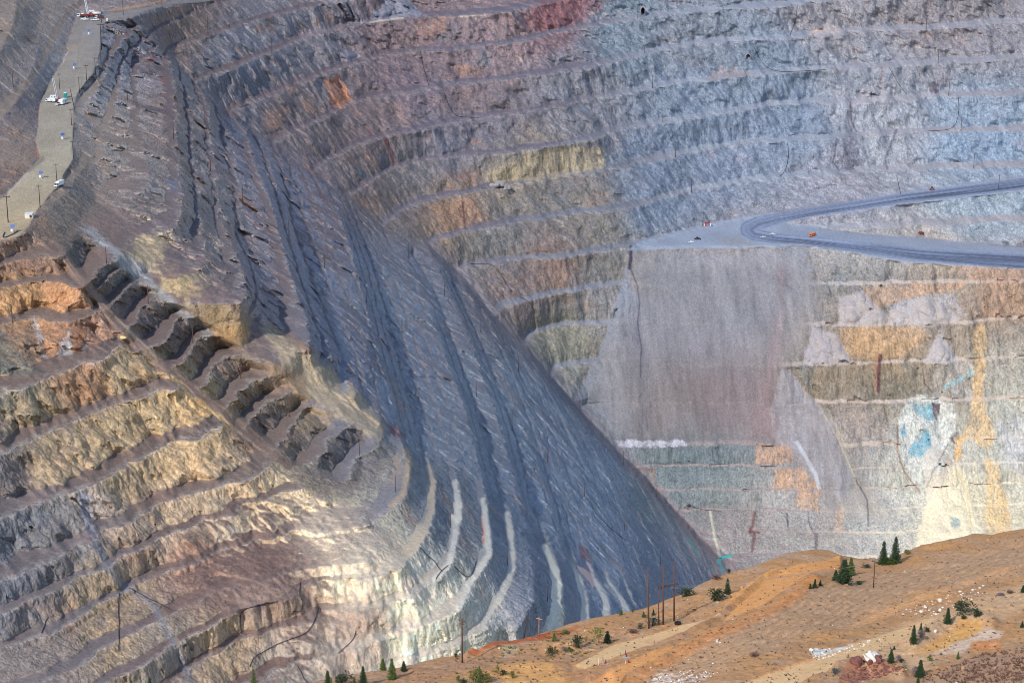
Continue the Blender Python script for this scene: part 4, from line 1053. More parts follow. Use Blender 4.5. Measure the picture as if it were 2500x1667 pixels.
# ------------------------------------------------------------------ power poles
def make_pole(wood="weathered_wood", arm=True, H=14.0, r=0.3):
    e = empty("power_pole", (0, 0, 0))
    m = MB(); m.tube((0,0,-0.6), (0,0,H), r, r * 0.72, 8); m.build("shaft", MT[wood], e, True)
    if arm:
        m = MB(); m.box((0,0,H - 0.6), (3.6, 0.3, 0.34)); m.build("crossarm", MT[wood], e)
        for x in (-1.6, 0, 1.6):
            m = MB(); m.tube((x,0,H - 0.45 if x else H), (x,0,H + 0.1 if x else H + 0.5), 0.13, 0.09, 6); m.build("insulator", MT["insulator"], e)
    return e
POLES = [
 (248,56,35,1,"dark pole with a blue transformer beside the upper drill rig"), (247,123,62,1,"tall dark pole on the terrace edge below the upper drill site"),
 (230,180,37,1,"pole with crossarm on the terrace edge, above the bend in the dirt track"), (245,157,32,0,"thin pole just below the terrace edge beside the pale talus"),
 (212,200,39,1,"pole with wide crossarm where the dirt track bends on the terrace"), (192,228,37,1,"pole on the dirt track just above the lower drill site"),
 (180,258,43,0,"leaning pole on the terrace beside the teal portable toilet"), (146,219,37,1,"pole with a blue sign in the middle of the pale terrace"),
 (32,214,45,0,"lone pole on the hillside above the terrace"), (301,37,33,1,"pole beside the track leaving the upper drill site"),
 (396,22,34,1,"pole where the upper track meets the top of the frame"), (310,248,34,0,"pole on the grey talus bench between two narrow ribs"),
 (175,306,38,1,"pole on the terrace edge just below the lower drill site"), (180,341,36,1,"pole beside the rusty orange scar on the terrace edge"),
 (179,387,41,1,"pole on the terrace edge above the white service truck"), (424,340,40,0,"pole on the long grey bench of the shaded wall, nearest the terrace"),
 (139,446,43,1,"pole standing behind the white service truck"), (98,505,51,1,"pole with wide crossarm beside the little cream hut"),
 (20,543,63,1,"pole with a loop of black hose at its foot"), (262,651,47,0,"pole at the head of the scooped benches beside the pale slope"),
 (508,87,47,0,"tall pole on the uppermost bench above the black hose"), (560,68,33,0,"pole beside the rust red streak on the uppermost bench"),
 (611,50,24,0,"short pole at the far end of the uppermost bench"), (664,130,36,1,"pole on the second bench beside the scalloped dust"),
 (713,211,36,0,"pole on the third bench left of the orange stained face"), (767,291,36,0,"pole on the fourth bench below the orange stained face"),
 (514,420,36,0,"pole on the shaded wall beside the pale rib"), (819,375,31,0,"pole at the bench corner beside the pale talus fan"),
 (869,459,37,0,"pole under the pale blocky face at the bench corner"), (592,499,43,0,"pole on the pinkish patch of the shaded wall"),
 (706,578,41,0,"pole on the blue grey bench beside the orange talus lip"), (923,537,28,0,"short pole below the deep orange cliff corner"),
 (792,656,37,0,"pole beside the olive stained patch of the shaded wall"), (622,537,24,0,"short pole below the pinkish patch of the shaded wall"),
 (30,788,45,0,"dark pole on the bench above the white stained cliff"), (362,741,45,0,"reddish pole on the scooped bench beside the grey gravel slope"),
 (471,837,46,0,"reddish pole midway down the scooped benches"), (588,924,43,0,"reddish pole on the scooped bench below the tan cliff"),
 (894,739,39,0,"dark pole on the shaded wall above the pale worn strip"), (981,815,38,0,"dark pole in the middle of the shaded wall"),
 (706,1017,45,0,"reddish pole on the widest scooped bench"), (878,1111,40,0,"reddish pole in the scoop beside the tan slab"),
 (966,1200,41,0,"red pole in the dark scoop beside the tan curved crest"), (1250,1050,45,0,"red pole on the shaded wall beside a white dust curl"),
 (1336,1128,36,0,"red pole with a red dirt patch at its foot"), (1432,1061,33,0,"red pole near the foot of the grey scree"),
 (1426,1212,35,0,"red pole on the lower shaded wall beside a pale rib"), (1100,1288,40,0,"red pole between two white curved crests"),
 (1085,721,32,0,"pole at the corner below the broken pale cliff"), (1174,812,41,0,"pole at the corner beside the gravel ramp"),
 (1265,907,39,0,"pole on the ribs beside the long gravel ramp"), (998,632,36,0,"pole by the tan boulder at the wall corner"),
 (1162,968,36,0,"red pole beside the small orange stain on the shaded wall"), (1524,1293,32,0,"reddish pole above a dark rust stain at the wall foot"),
 (1239,1378,36,0,"red pole beside the white curved crest with a rusty stain"), (1336,1469,41,0,"pole with crossarm beside the widest white crest"),
 (1612,1378,37,0,"thin pole above the rust stain near the turquoise pond"), (1521,1136,37,0,"dark pole at the end of the white bench"),
 (1603,1214,36,0,"red pole below the ochre cut at the wall corner"), (1557,44,32,0,"pole beside the tunnel mouth under the top of the frame"),
 (1574,131,31,0,"pole on the bench directly below the upper tunnel mouth"), (1593,216,32,0,"pole on the grey bench two below the upper tunnel mouth"),
 (1618,299,30,0,"pole beside the small landslip on the grey wall"), (1649,384,33,0,"pole on the long bench two above the hairpin"),
 (1688,471,35,0,"pole on the bench directly above the hairpin"), (1716,553,34,1,"pole beside the red and white shed at the hairpin"),
 (2261,72,33,1,"pole with crossarm on the highest bench of the blue grey wall"), (2290,156,34,1,"pole with crossarm above the maroon scar on the blue grey wall"),
 (2316,234,32,0,"pole beside the maroon scar on the blue grey wall"), (2346,321,32,0,"pole beside the hanging black hose and striped beds"),
 (2377,410,33,1,"pole on the lowest bench above the upper haul road"), (2438,461,33,1,"pole beside the dark upper limb of the haul road"),
]
for i, (u, v, hp, arm, lab) in enumerate(POLES):
    p = on_pit(u, v)
    h = metres(hp, p) / 0.955
    red = lab.startswith("red")
    o = place(("pole", arm, red), lambda a=arm, r_=red: make_pole("brown_wood" if r_ else "weathered_wood", bool(a), 14.0), p, R(random.uniform(-12, 12)), h / 14.0)
    if "leaning" in lab:
        o.rotation_euler = (0, R(-9), 0)
    tag(o, lab, "pole", "power poles on the benches of the pit")
# transformer on the pole by the upper drill rig
ROOT0 = [o for o in C.objects if o.name.startswith("power_pole") and o.get("label", "").startswith("dark pole with a blue transformer")][0]
m = MB(); m.tube((0.75,0,8.2), (0.75,0,10.0), 0.75, 0.75, 10); m.tube((0.75,0,10.0), (0.75,0,10.5), 0.6, 0.3, 10)
m.build("transformer", MT["blue_paint"], ROOT0)

# poles on the near hill
def fg_pole(u, v, hp, r, lab, arms=1, tilt=0.0, wood="brown_wood", grp="poles on the near hill"):
    p = on_hill(u, v); h = metres(hp, p) / 0.93
    e = empty("power_pole", p)
    m = MB(); m.tube((0,0,-1.0), (0,0,h), r, r * 0.7, 9); m.build("shaft", MT[wood], e, True)
    if arms:
        m = MB(); m.box((0,-0.2,h - 0.5), (1.9, 0.16, 0.2), rz=R(-25)); m.build("crossarm", MT[wood], e)
        for x in (-0.8, 0.8):
            m = MB(); m.tube((x * math.cos(R(25)),-0.2 - x * math.sin(R(25)),h - 0.4), (x * math.cos(R(25)),-0.2 - x * math.sin(R(25)),h - 0.1), 0.08, 0.05, 6); m.build("insulator", MT["insulator"], e)
    if arms > 1:
        m = MB(); m.box((0,-0.2,h - 1.3), (1.3, 0.14, 0.18), rz=R(-25)); m.build("crossarm", MT[wood], e)
    e.rotation_euler = (0, tilt, 0)
    return tag(e, lab, "pole", grp)
fg_pole(1129,1617,108,0.24,"tall brown pole with two crossarms on the near brow", 2)
fg_pole(1279,1557,66,0.2,"dark leaning pole without arms on the near brow", 0, R(9), "weathered_wood")
p_ = on_hill(1317,1552); 
fg_pole(1317,1550,46,0.13,"slim pale orange pole with a crossarm behind the brow", 1, 0, "pale_wood")
fg_pole(2133,1434,68,0.17,"grey brown pole alone on the slope below the two spruces", 1, 0, "weathered_wood")
fg_pole(1586,1533,146,0.27,"tall bare brown pole in front of the grey bush", 0, R(-2.5))
# the three poles tied by one sloping beam
pa, pb, pc = on_hill(1609,1525), on_hill(1620,1523), on_hill(1647,1515)
e = empty("pole_frame", pb)
hs = [metres(q, p) / 0.92 for q, p in ((95, pa), (145, pb), (143, pc))]
for p, h, r in ((pa, hs[0], 0.22), (pb, hs[1], 0.27), (pc, hs[2], 0.27)):
    m = MB(); b0 = p - pb; m.tube(b0 + Vector((0,0,-1)), b0 + Vector((-0.35,0,h)), r, r * 0.72, 9); m.build("pole", MT["brown_wood"], e, True)
t0 = (pa - pb) + Vector((-0.35,-0.3,hs[0] - 0.3)); t1 = (pc - pb) + Vector((0.8,-0.3,hs[2] * 0.652))
m = MB(); m.tube(t0 + (t0 - t1) * 0.04, t1, 0.15, 0.15, 6); m.build("crossbeam", MT["brown_wood"], e)
for k in (0.12, 0.55, 0.98):
    q = t0.lerp(t1, k); m = MB(); m.tube(q, q + Vector((0.15,0,-0.7)), 0.16, 0.1, 6); m.build("insulator", MT["insulator"], e)
tag(e, "three tall brown poles joined by a sloping beam beside the dirt road", "pole")
# wires that leave the beam to the right
for k in (0.12, 0.55, 0.98):
    q0 = pb + t0.lerp(t1, k) + Vector((0.15,0,-0.7)); q1 = on_hill(2133,1434) + Vector((0.5 * k,0,8.2))
    m = MB(); prev = None
    for i in range(15):
        t = i / 14; q = q0.lerp(q1, t) - Vector((0,0,4.2 * t * (1 - t)))
        if prev is not None:
            m.tube(prev, q, 0.025, 0.025, 4)
        prev = q
    tag(m.build("power_line", MT["wire"]), ["upper", "middle", "lower"][[0.12, 0.55, 0.98].index(k)] + " thin wire sagging from the pole frame over the dirt road", "wire", "wires from the pole frame")
# ------------------------------------------------------------------ vehicles and site gear
def wheels(e, xs, y, r=0.42, wd=0.3):
    for x in xs:
        for sy in (-1, 1):
            m = MB(); m.tube((x, sy * y - wd / 2, r), (x, sy * y + wd / 2, r), r, r, 12)
            o = m.build("wheel", MT["tyre"], e, True)
            m = MB(); m.tube((x, sy * (y + 0.01) - wd / 2, r), (x, sy * (y + 0.01) + wd / 2, r), r * 0.5, r * 0.5, 8); m.build("rim", MT["silver_paint"], o)
def make_pickup(paint="white_paint", bed_dark=False):
    e = empty("pickup_truck", (0,0,0))
    m = MB()
    m.prism([(-2.75,0.45),(2.7,0.45),(2.75,0.95),(2.6,1.12),(1.1,1.2),(-2.75,1.2)], -0.95, 0.95)
    m.build("body", MT[paint], e, bevel=0.06)
    m = MB(); m.prism([(-0.95,1.2),(1.3,1.2),(0.65,1.85),(-0.75,1.85)], -0.85, 0.85); m.build("cab", MT[paint], e, bevel=0.06)
    for sy in (-1, 1):
        m = MB(); m.prism([(-0.8,1.28),(1.1,1.28),(0.6,1.74),(-0.68,1.74)], sy * 0.86 - 0.01, sy * 0.86 + 0.01); m.build("window", MT["glass"], e)
    m = MB(); m.add([(1.27,-0.75,1.26),(1.27,0.75,1.26),(0.72,0.68,1.8),(0.72,-0.68,1.8)], [(0,1,2,3)]); m.build("windscreen", MT["glass"], e)
    m = MB(); m.box((-1.85,0,1.21), (1.6,1.6,0.06)); m.build("bed", MT["dark_metal"], e)
    for sy in (-1, 1):
        m = MB(); m.box((2.73, sy * 0.68, 0.9), (0.06, 0.3, 0.18)); m.build("headlight", MT["silver_paint"], e)
    wheels(e, (-1.75, 1.75), 0.82)
    return e
def make_bus():
    e = empty("bus", (0,0,0))
    m = MB(); m.prism([(-5,0.5),(3.9,0.5),(3.9,3.0),(3.6,3.15),(-4.8,3.15),(-5,3.0)], -1.25, 1.25); m.prism([(3.9,0.5),(5.3,0.5),(5.3,1.35),(5.1,1.5),(3.9,1.65)], -1.05, 1.05)
    m.build("body", MT["orange_paint"], e, bevel=0.1)
    for sy in (-1, 1):
        for k in range(7):
            m = MB(); m.box((-4.2 + k * 1.12, sy * 1.26, 2.3), (0.85, 0.02, 0.7)); m.build("window", MT["glass"], e)
    m = MB(); m.box((3.92,0,2.25), (0.02,2.1,0.95)); m.build("windscreen", MT["glass"], e)
    m = MB(); m.box((5.36,0,0.62), (0.14,2.1,0.25)); m.build("bumper", MT["dark_metal"], e)
    wheels(e, (-3.0, 3.9), 1.05, 0.5, 0.35)
    return e
def make_box_truck(kind="tank"):
    e = empty("service_truck", (0,0,0))
    m = MB(); m.box((0,0,0.85), (8.4,1.0,0.3)); m.build("chassis", MT["dark_metal"], e)
    m = MB(); m.prism([(2.5,0.7),(4.6,0.7),(4.6,1.7),(4.2,2.9),(2.5,2.9)], -1.2, 1.2); m.build("cab", MT["white_paint"], e, bevel=0.1)
    m = MB(); m.add([(4.63,-1.0,1.75),(4.63,1.0,1.75),(4.27,0.95,2.75),(4.27,-0.95,2.75)], [(0,1,2,3)]); m.build("windscreen", MT["glass"], e)
    for sy in (-1, 1):
        m = MB(); m.prism([(2.9,1.75),(4.4,1.75),(4.1,2.7),(2.9,2.7)], sy * 1.21 - 0.01, sy * 1.21 + 0.01); m.build("window", MT["glass"], e)
    if kind == "tank":
        m = MB(); m.tube((-4.1,0,2.1), (2.1,0,2.1), 1.15, 1.15, 14); m.build("tank", MT["cream_paint"], e, True)
    elif kind == "flat":
        m = MB(); m.box((-1,0,1.15), (6.2,2.4,0.2)); m.build("bed", MT["rust"], e)
        m = MB()
        for k in range(5):
            m.box((-3.4 + k * 1.2, random.uniform(-.4,.4), 1.7), (1.0,1.6,0.9), rz=random.uniform(-.2,.2))
        m.build("load", MT["rust"], e)
    else:
        m = MB(); m.box((-1.0,0,2.25), (6.2,2.45,2.6)); m.build("cargo_box", MT["white_paint"], e, bevel=0.06)
    wheels(e, (-3.0, -1.8, 3.3), 1.0, 0.52, 0.4)
    return e
def make_rig(lean=8):
    e = empty("drill_rig", (0,0,0))
    m = MB(); m.box((0,0,0.95), (9.5,2.0,0.5)); m.build("chassis", MT["dark_metal"], e)
    m = MB(); m.box((-3.6,0,2.0), (2.0,2.2,1.7)); m.build("cab", MT["white_paint"], e, bevel=0.1)
    m = MB(); m.box((-4.62,0,2.3), (0.03,1.8,0.8)); m.build("windscreen", MT["glass"], e)
    m = MB(); m.box((2.4,0,1.9), (3.6,2.0,1.4)); m.box((0.2,0,1.7), (1.0,1.6,1.0)); m.build("engine_housing", MT["red_paint"], e, bevel=0.05)
    mast = MB(); b = Vector((0.6,0,1.0)); d = Vector((-math.sin(R(lean)),0,math.cos(R(lean)))); L = 17.0; sd = Vector((math.cos(R(lean)),0,math.sin(R(lean))))
    cs = [sd * sx * 0.55 + Vector((0, sy * 0.5, 0)) for sx in (-1, 1) for sy in (-1, 1)]
    for c_ in cs:
        mast.tube(b + c_, b + c_ + d * L, 0.13, 0.13, 5)
    for k in range(14):
        z0, z1 = d * (L * k / 14), d * (L * (k + 1) / 14)
        for i, j in ((0,1),(1,3),(3,2),(2,0)):
            mast.tube(b + cs[i] + z0, b + cs[j] + z1, 0.07, 0.07, 4)
    mast.build("mast", MT["white_paint"], e)
    m = MB(); m.tube(b + d * 1, b + d * (L - 1), 0.22, 0.22, 6); m.build("drill_string", MT["grey_metal"], e)
    m = MB(); m.tube((2.0,0,2.6), b + d * 7, 0.14, 0.14, 6); m.build("mast_brace", MT["blue_paint"], e)
    wheels(e, (-3.4, -2.2, 2.4, 3.6), 1.0, 0.55, 0.4)
    return e
def make_trailer(wrap="white_paint"):
    e = empty("trailer", (0,0,0))
    m = MB(); m.prism([(-3,0.6),(3,0.6),(3,2.6),(2.6,3.2),(-2.6,3.2),(-3,2.6)], -1.3, 1.3); m.build("body", MT[wrap], e, bevel=0.1)
    m = MB(); m.box((0.9,-1.31,1.6), (0.9,0.03,1.8)); m.build("door", MT["grey_metal"], e)
    for x in (-1.2, 2.2):
        m = MB(); m.box((x,-1.31,2.0), (0.8,0.03,0.6)); m.build("window", MT["glass"], e)
    m = MB(); m.tube((3,0,0.6), (4.6,0,0.5), 0.1, 0.1, 6); m.build("tow_bar", MT["dark_metal"], e)
    wheels(e, (-0.5, 0.5), 1.1, 0.4, 0.25)
    return e
def make_toilet():
    e = empty("portable_toilet", (0,0,0))
    m = MB(); m.box((0,0,1.25), (1.5,1.5,2.5)); m.build("cabin", MT["teal_plastic"], e, bevel=0.06)
    m = MB(); m.prism([(-0.85,2.5),(0.85,2.5),(0.6,2.85),(-0.6,2.85)], -0.8, 0.8); m.build("roof", MT["white_paint"], e)
    m = MB(); m.box((0,-0.77,1.2), (0.9,0.04,2.1)); m.build("door", MT["teal_plastic"], e)
    return e
def make_hut(c="cream_paint"):
    e = empty("hut", (0,0,0))
    m = MB(); m.box((0,0,1.4), (4.4,3.0,2.8)); m.build("wall", MT[c], e)
    m = MB(); m.box((0,0,2.9), (4.8,3.4,0.22)); m.build("roof", MT["white_paint"], e)
    m = MB(); m.box((1.2,-1.52,1.2), (1.3,0.06,1.7)); m.build("door", MT["dark_metal"], e)
    return e
def make_shed():
    e = empty("shed", (0,0,0))
    m = MB(); m.box((0.5,0,1.6), (4.0,2.8,3.2)); m.build("wall", MT["grey_metal"], e)
    m = MB(); m.box((-2.0,0,1.6), (1.0,2.9,3.3)); m.build("end_panel", MT["red_paint"], e)
    m = MB(); m.box((3.1,0,1.5), (1.2,2.6,3.0)); m.build("annexe", MT["white_paint"], e)
    m = MB(); m.prism([(-2.6,3.2),(2.6,3.2),(2.5,3.6),(-2.5,3.6)], -1.6, 1.6); m.build("roof", MT["red_paint"], e)
    m = MB(); m.box((-3.1,0.2,1.2), (1.1,1.6,2.4)); m.build("porch", MT["cream_paint"], e)
    return e
def make_beacon():
    e = empty("monitoring_station", (0,0,0))
    m = MB(); m.tube((0,0,0), (0,0,4.4), 0.12, 0.1, 6); m.build("mast", MT["grey_metal"], e)
    m = MB(); m.box((0.5,0,4.1), (3.0,0.15,2.2), rx=R(-35)); m.build("solar_panel", MT["blue_paint"], e)
    m = MB(); m.box((0,-0.4,1.4), (1.4,0.9,1.5)); m.build("cabinet", MT["white_paint"], e)
    m = MB(); m.box((0.2,0,0.25), (2.2,1.5,0.5)); m.build("base", MT["concrete"], e)
    return e
VE = "vehicles and gear in the pit"
def put(key, mk, u, v, rz, lab, cat, grp=None, s=1.0, hill=False):
    o = place(key, mk, on_hill(u, v) if hill else on_pit(u, v), R(rz), s)
    return tag(o, lab, cat, grp)
PK = "pickup trucks in the pit"
put("pw", make_pickup, 1687,592, 8, "white pickup on the grey pad beside a dark scrap heap", "pickup", PK)
put("ps", lambda: make_pickup("silver_paint"), 1863,580, -12, "silver pickup on the dark haul road bend nearest the pit edge", "pickup", PK)
put("pw", make_pickup, 1886,573, 15, "white pickup with shadowed bed on the inner side of the haul road bend", "pickup", PK)
put("bus", make_bus, 1983,577, 232, "small orange bus driving down the grey haul road", "bus")
put("shed", make_shed, 1727,552, 4, "red and grey shed with a white end at the foot of the wall", "shed")
put("pw", make_pickup, 207,50, 178, "white pickup in front of the flatbed at the upper drill site", "pickup", PK, 1.25)
put("pw", make_pickup, 232,51, 4, "white pickup in front of the tank truck at the upper drill site", "pickup", PK, 1.25)
put("truck_flat", lambda: make_box_truck("flat"), 204,43, 180, "white cabbed flatbed with rusty load at the upper drill site", "truck", None, 1.2)
put("truck_tank", lambda: make_box_truck("tank"), 233,40, 182, "truck with a round cream tank at the upper drill site", "truck", None, 1.2)
put("rig", make_rig, 214,42, 0, "drill rig with a slim white leaning mast at the upper site", "drill rig", "drill rigs", 1.15)
put("trailer_w", make_trailer, 222,36, 12, "pale trailer behind the mast at the upper drill site", "trailer", "site trailers", 1.1)
put("truck_flat", lambda: make_box_truck("flat"), 244,46, 185, "rust red flatbed beside the transformer pole", "truck", None, 0.9)
m = MB(); m.tube((0,0,0), (0,0,1.6), 0.8, 0.8, 12); m.tube((0,0,1.6), (0,0,2.0), 0.8, 0.3, 12)
o = m.build("water_tank", MT["white_paint"]); o.location = on_pit(262,51); tag(o, "small white tank standing on the blue grey track", "tank")
put("rig", make_rig, 139,250, 15, "drill rig with blue and white mast between the white trailers", "drill rig", "drill rigs", 0.95)
put("trailer_w", make_trailer, 154,255, 75, "large white trailer with rounded roof beside the lower drill rig", "trailer", "site trailers", 1.2)
put("truck_box", lambda: make_box_truck("box"), 125,250, 168, "white box truck parked behind the lower drill rig", "truck", None, 0.85)
put("trailer_w", make_trailer, 131,242, 5, "white trailer at the back of the lower drill site", "trailer", "site trailers", 0.85)
put("ps", lambda: make_pickup("silver_paint"), 144,257, 250, "silver pickup nose out below the lower drill mast", "pickup", PK, 1.2)
put("toilet", make_toilet, 160,239, 0, "teal portable toilet with white roof", "portable toilet", None, 1.35)
put("truck_box", lambda: make_box_truck("box"), 145,455, 250, "white service truck alone on the terrace edge", "truck", None, 0.92)
put("hut", make_hut, 72,532, -4, "little cream hut with dark doorway on the pale terrace", "hut", None, 1.0)
BE = "solar monitoring stations on the terrace"
for u, v, lab in ((181,169,"blue solar station far up the pale terrace"), (152,341,"blue solar station between the drill site and the white truck"), (99,435,"blue and white solar station across from the white truck"), (30,567,"blue solar station near the front edge of the terrace"), (217,85,"small blue solar station beside the bluish patch near the upper drill site")):
    put("beacon", make_beacon, u, v, random.uniform(-20,20), lab, "station", BE, 0.85)
m = MB(); m.blob((0,0,0.5), (2.0,1.5,1.1), 5, 0.22); m.box((0.2,0,0.9), (3.0,1.8,1.3), rz=0.2)
o = m.build("boulder", MT["yellow_rock"]); o.location = on_pit(301,826); tag(o, "pale yellow block lying on the ridge ramp", "boulder")
# dark scrap and rubble heaps in the pit
def heap(u, v, wpx, hpx, mat, seed, lab, name="rock_heap", cat="rock heap"):
    p = on_pit(u, v); W_, H_ = metres(wpx, p), metres(hpx, p)
    rr = random.Random(seed); m = MB()
    for k in range(26):
        x = rr.gauss(0, 0.23) * W_; y = rr.gauss(0, 0.2) * W_; s_ = W_ * rr.uniform(0.07, 0.16)
        m.blob((x, y, max(0, H_ * (0.75 - abs(x) / W_ * 1.6 - abs(y) / W_)) + s_ * 0.2), (s_, s_ * 0.8, s_ * 0.8), seed * 99 + k, 0.3, 4, 6)
    o = m.build(name, MT[mat]); o.location = p
    return tag(o, lab, cat)
heap(1703,584, 15, 6, "scrap", 3, "black scrap heap on the grey pad behind the white pickup", "scrap_heap", "scrap heap")
heap(2275,464, 13, 12, "rust", 4, "dark maroon scrap heap beside the upper haul road", "scrap_heap", "scrap heap")
heap(2248,571, 20, 5, "rust", 6, "dark rusty debris heap at the foot of the low bench", "scrap_heap", "scrap heap")
heap(1220,458, 56, 16, "grey_rock", 8, "blue grey rubble heap spilled on the bench below the tan band")
heap(1680,1238, 16, 9, "rust", 9, "small red debris heap at the end of a black pipe", "scrap_heap", "scrap heap")
# tunnel mouths in the high wall
def make_portal(wd, hh):
    e = empty("tunnel_portal", (0,0,0))
    n = 10
    prof = [(-wd / 2, 0)] + [(-wd / 2 * math.cos(math.pi * k / n), hh * 0.55 + hh * 0.45 * math.sin(math.pi * k / n)) for k in range(n + 1)] + [(wd / 2, 0)]
    m = MB(); N_ = len(prof)
    m.add([(x, 0, z) for x, z in prof] + [(x, 7, z) for x, z in prof], [(k, N_ + k, N_ + k + 1, k + 1) for k in range(N_ - 1)] + [tuple(range(N_, 2 * N_))]); m.build("shaft", MT["dark_shaft"], e)
    out = [(x * 1.25, z * 1.18) for x, z in prof]
    m = MB(); m.add([(x, -0.3, z) for x, z in prof] + [(x, -0.3, z) for x, z in out] + [(x, 4.5, z) for x, z in out],
          [(k, k + 1, N_ + k + 1, N_ + k) for k in range(N_ - 1)] + [(N_ + k, N_ + k + 1, 2 * N_ + k + 1, 2 * N_ + k) for k in range(N_ - 1)])
    m.build("collar", MT["grey_rock"], e)
    return e
for u, v, wpx, hpx, lab in ((1568,35,9,17,"dark arched tunnel mouth high on the grey wall beside a pole"), (1825,141,9,9,"small arched tunnel mouth above the mauve rubble on the grey wall")):
    p = on_pit(u, v); o = make_portal(metres(wpx, p), metres(hpx, p))
    o.location = p + Vector((0.3, -4.2, 0.2)); tag(o, lab, "tunnel", "tunnel mouths in the wall")

# ------------------------------------------------------------------ black drain hoses hung over the faces
HOSES = [
 ([(473,109),(490,130),(505,160),(525,178)], "black hose down the uppermost wall face on the shaded side of the corner"),
 ([(553,208),(570,238),(574,259),(585,266),(606,255)], "black hose hooking round at the bench corner above the blue grey pool of dust"),
 ([(1026,127),(1035,171),(1044,200),(1048,214)], "black hose hanging down the brown wall face"),
 ([(1080,214),(1094,257),(1112,286),(1166,288)], "black hose bending onto the bench below the brown wall face"),
 ([(1946,16),(1944,46),(1928,89)], "black hose beside the pale cone at the top of the grey wall"),
 ([(1835,104),(1853,143),(1874,170),(1910,177),(2017,171)], "long black hose running from the small tunnel mouth along the bench"),
 ([(2171,166),(2196,211),(2214,232)], "black hose slanting across the pale broken face near the dark stain"),
 ([(2339,236),(2342,268),(2335,304),(2321,318),(2264,321)], "black hose beside the blue striped beds on the grey wall"),
 ([(1921,348),(1926,357),(1924,393),(1917,421),(1903,432)], "black hose dropping to the bench left of the dark wet stain"),
 ([(2189,429),(2192,446),(2199,475)], "short black hose above the upper haul road"),
 ([(1148,645),(1205,645),(1223,671),(1241,704),(1266,725),(1294,736),(1305,761)], "black hose looping down the broken pink grey cliff"),
 ([(293,1448),(289,1464),(291,1571),(289,1589)], "straight black hose hanging down the olive cliff"),
 ([(316,1436),(357,1459),(421,1489)], "black hose slanting down across the rubble chute"),
 ([(734,1421),(730,1450),(743,1478),(739,1493),(716,1494)], "black hose curving like a hook on the mauve scree"),
 ([(779,1482),(768,1518),(750,1546),(679,1571),(650,1586),(614,1607),(609,1628)], "longest black hose trailing down several broken benches"),
 ([(679,1468),(625,1480),(593,1486),(584,1507),(589,1546)], "black hose draped over a small cliff in the mauve scree"),
 ([(869,1538),(870,1551),(851,1574),(825,1594)], "black hose curving across the scree near the cream cliff"),
 ([(726,1625),(748,1668)], "black hose running down to the near conifers"),
 ([(1023,1336),(1044,1353),(1080,1396)], "black hose on the grey face between two white crests"),
 ([(1109,1382),(1141,1414),(1155,1403),(1162,1371)], "black hose hanging in a bow between two white crests"),
 ([(1094,1380),(1073,1396),(1064,1414)], "short black hose along a pale crest"),
 ([(118,1507),(102,1545)], "short straight black pipe on the shaded bottom benches"),
 ([(1974,1250),(1974,1286),(1987,1302)], "black hose on the pale wall beside the dark cracks"),
 ([(12,568),(2,585),(22,578),(44,566)], "loop of black hose round the pole foot on the pale terrace"),
 ([(1430,1215),(1455,1255),(1500,1300),(1530,1320)], "thin black hose on the lower shaded wall"),
 ([(1653,1200),(1678,1232),(1720,1246),(1760,1248)], "black pipe lying on the bench beside red debris"),
]
for pts, lab in HOSES:
    dd = densify([(a, b, 0) for a, b in pts])[::4] + [[*pts[-1], 0]]
    # rounded corners
    q = np.array([d[:2] for d in dd]); 
    for _ in range(6):
        q[1:-1] = (q[:-2] + 2 * q[1:-1] + q[2:]) / 4
    P_ = [on_pit(a, b) for a, b in q]
    rad = 0.24 if pts[0][1] < 1000 else 0.17
    m = MB(); off_ = Vector((0, -0.35, 0.35))
    for p0, p1 in zip(P_[:-1], P_[1:]):
        if (p1 - p0).length > 0.01:
            m.tube(p0 + off_, p1 + off_, rad, rad, 6)
    o = m.build("drain_hose", MT["hose"], None, True)
    tag(o, lab, "hose", "black hoses on the pit walls")

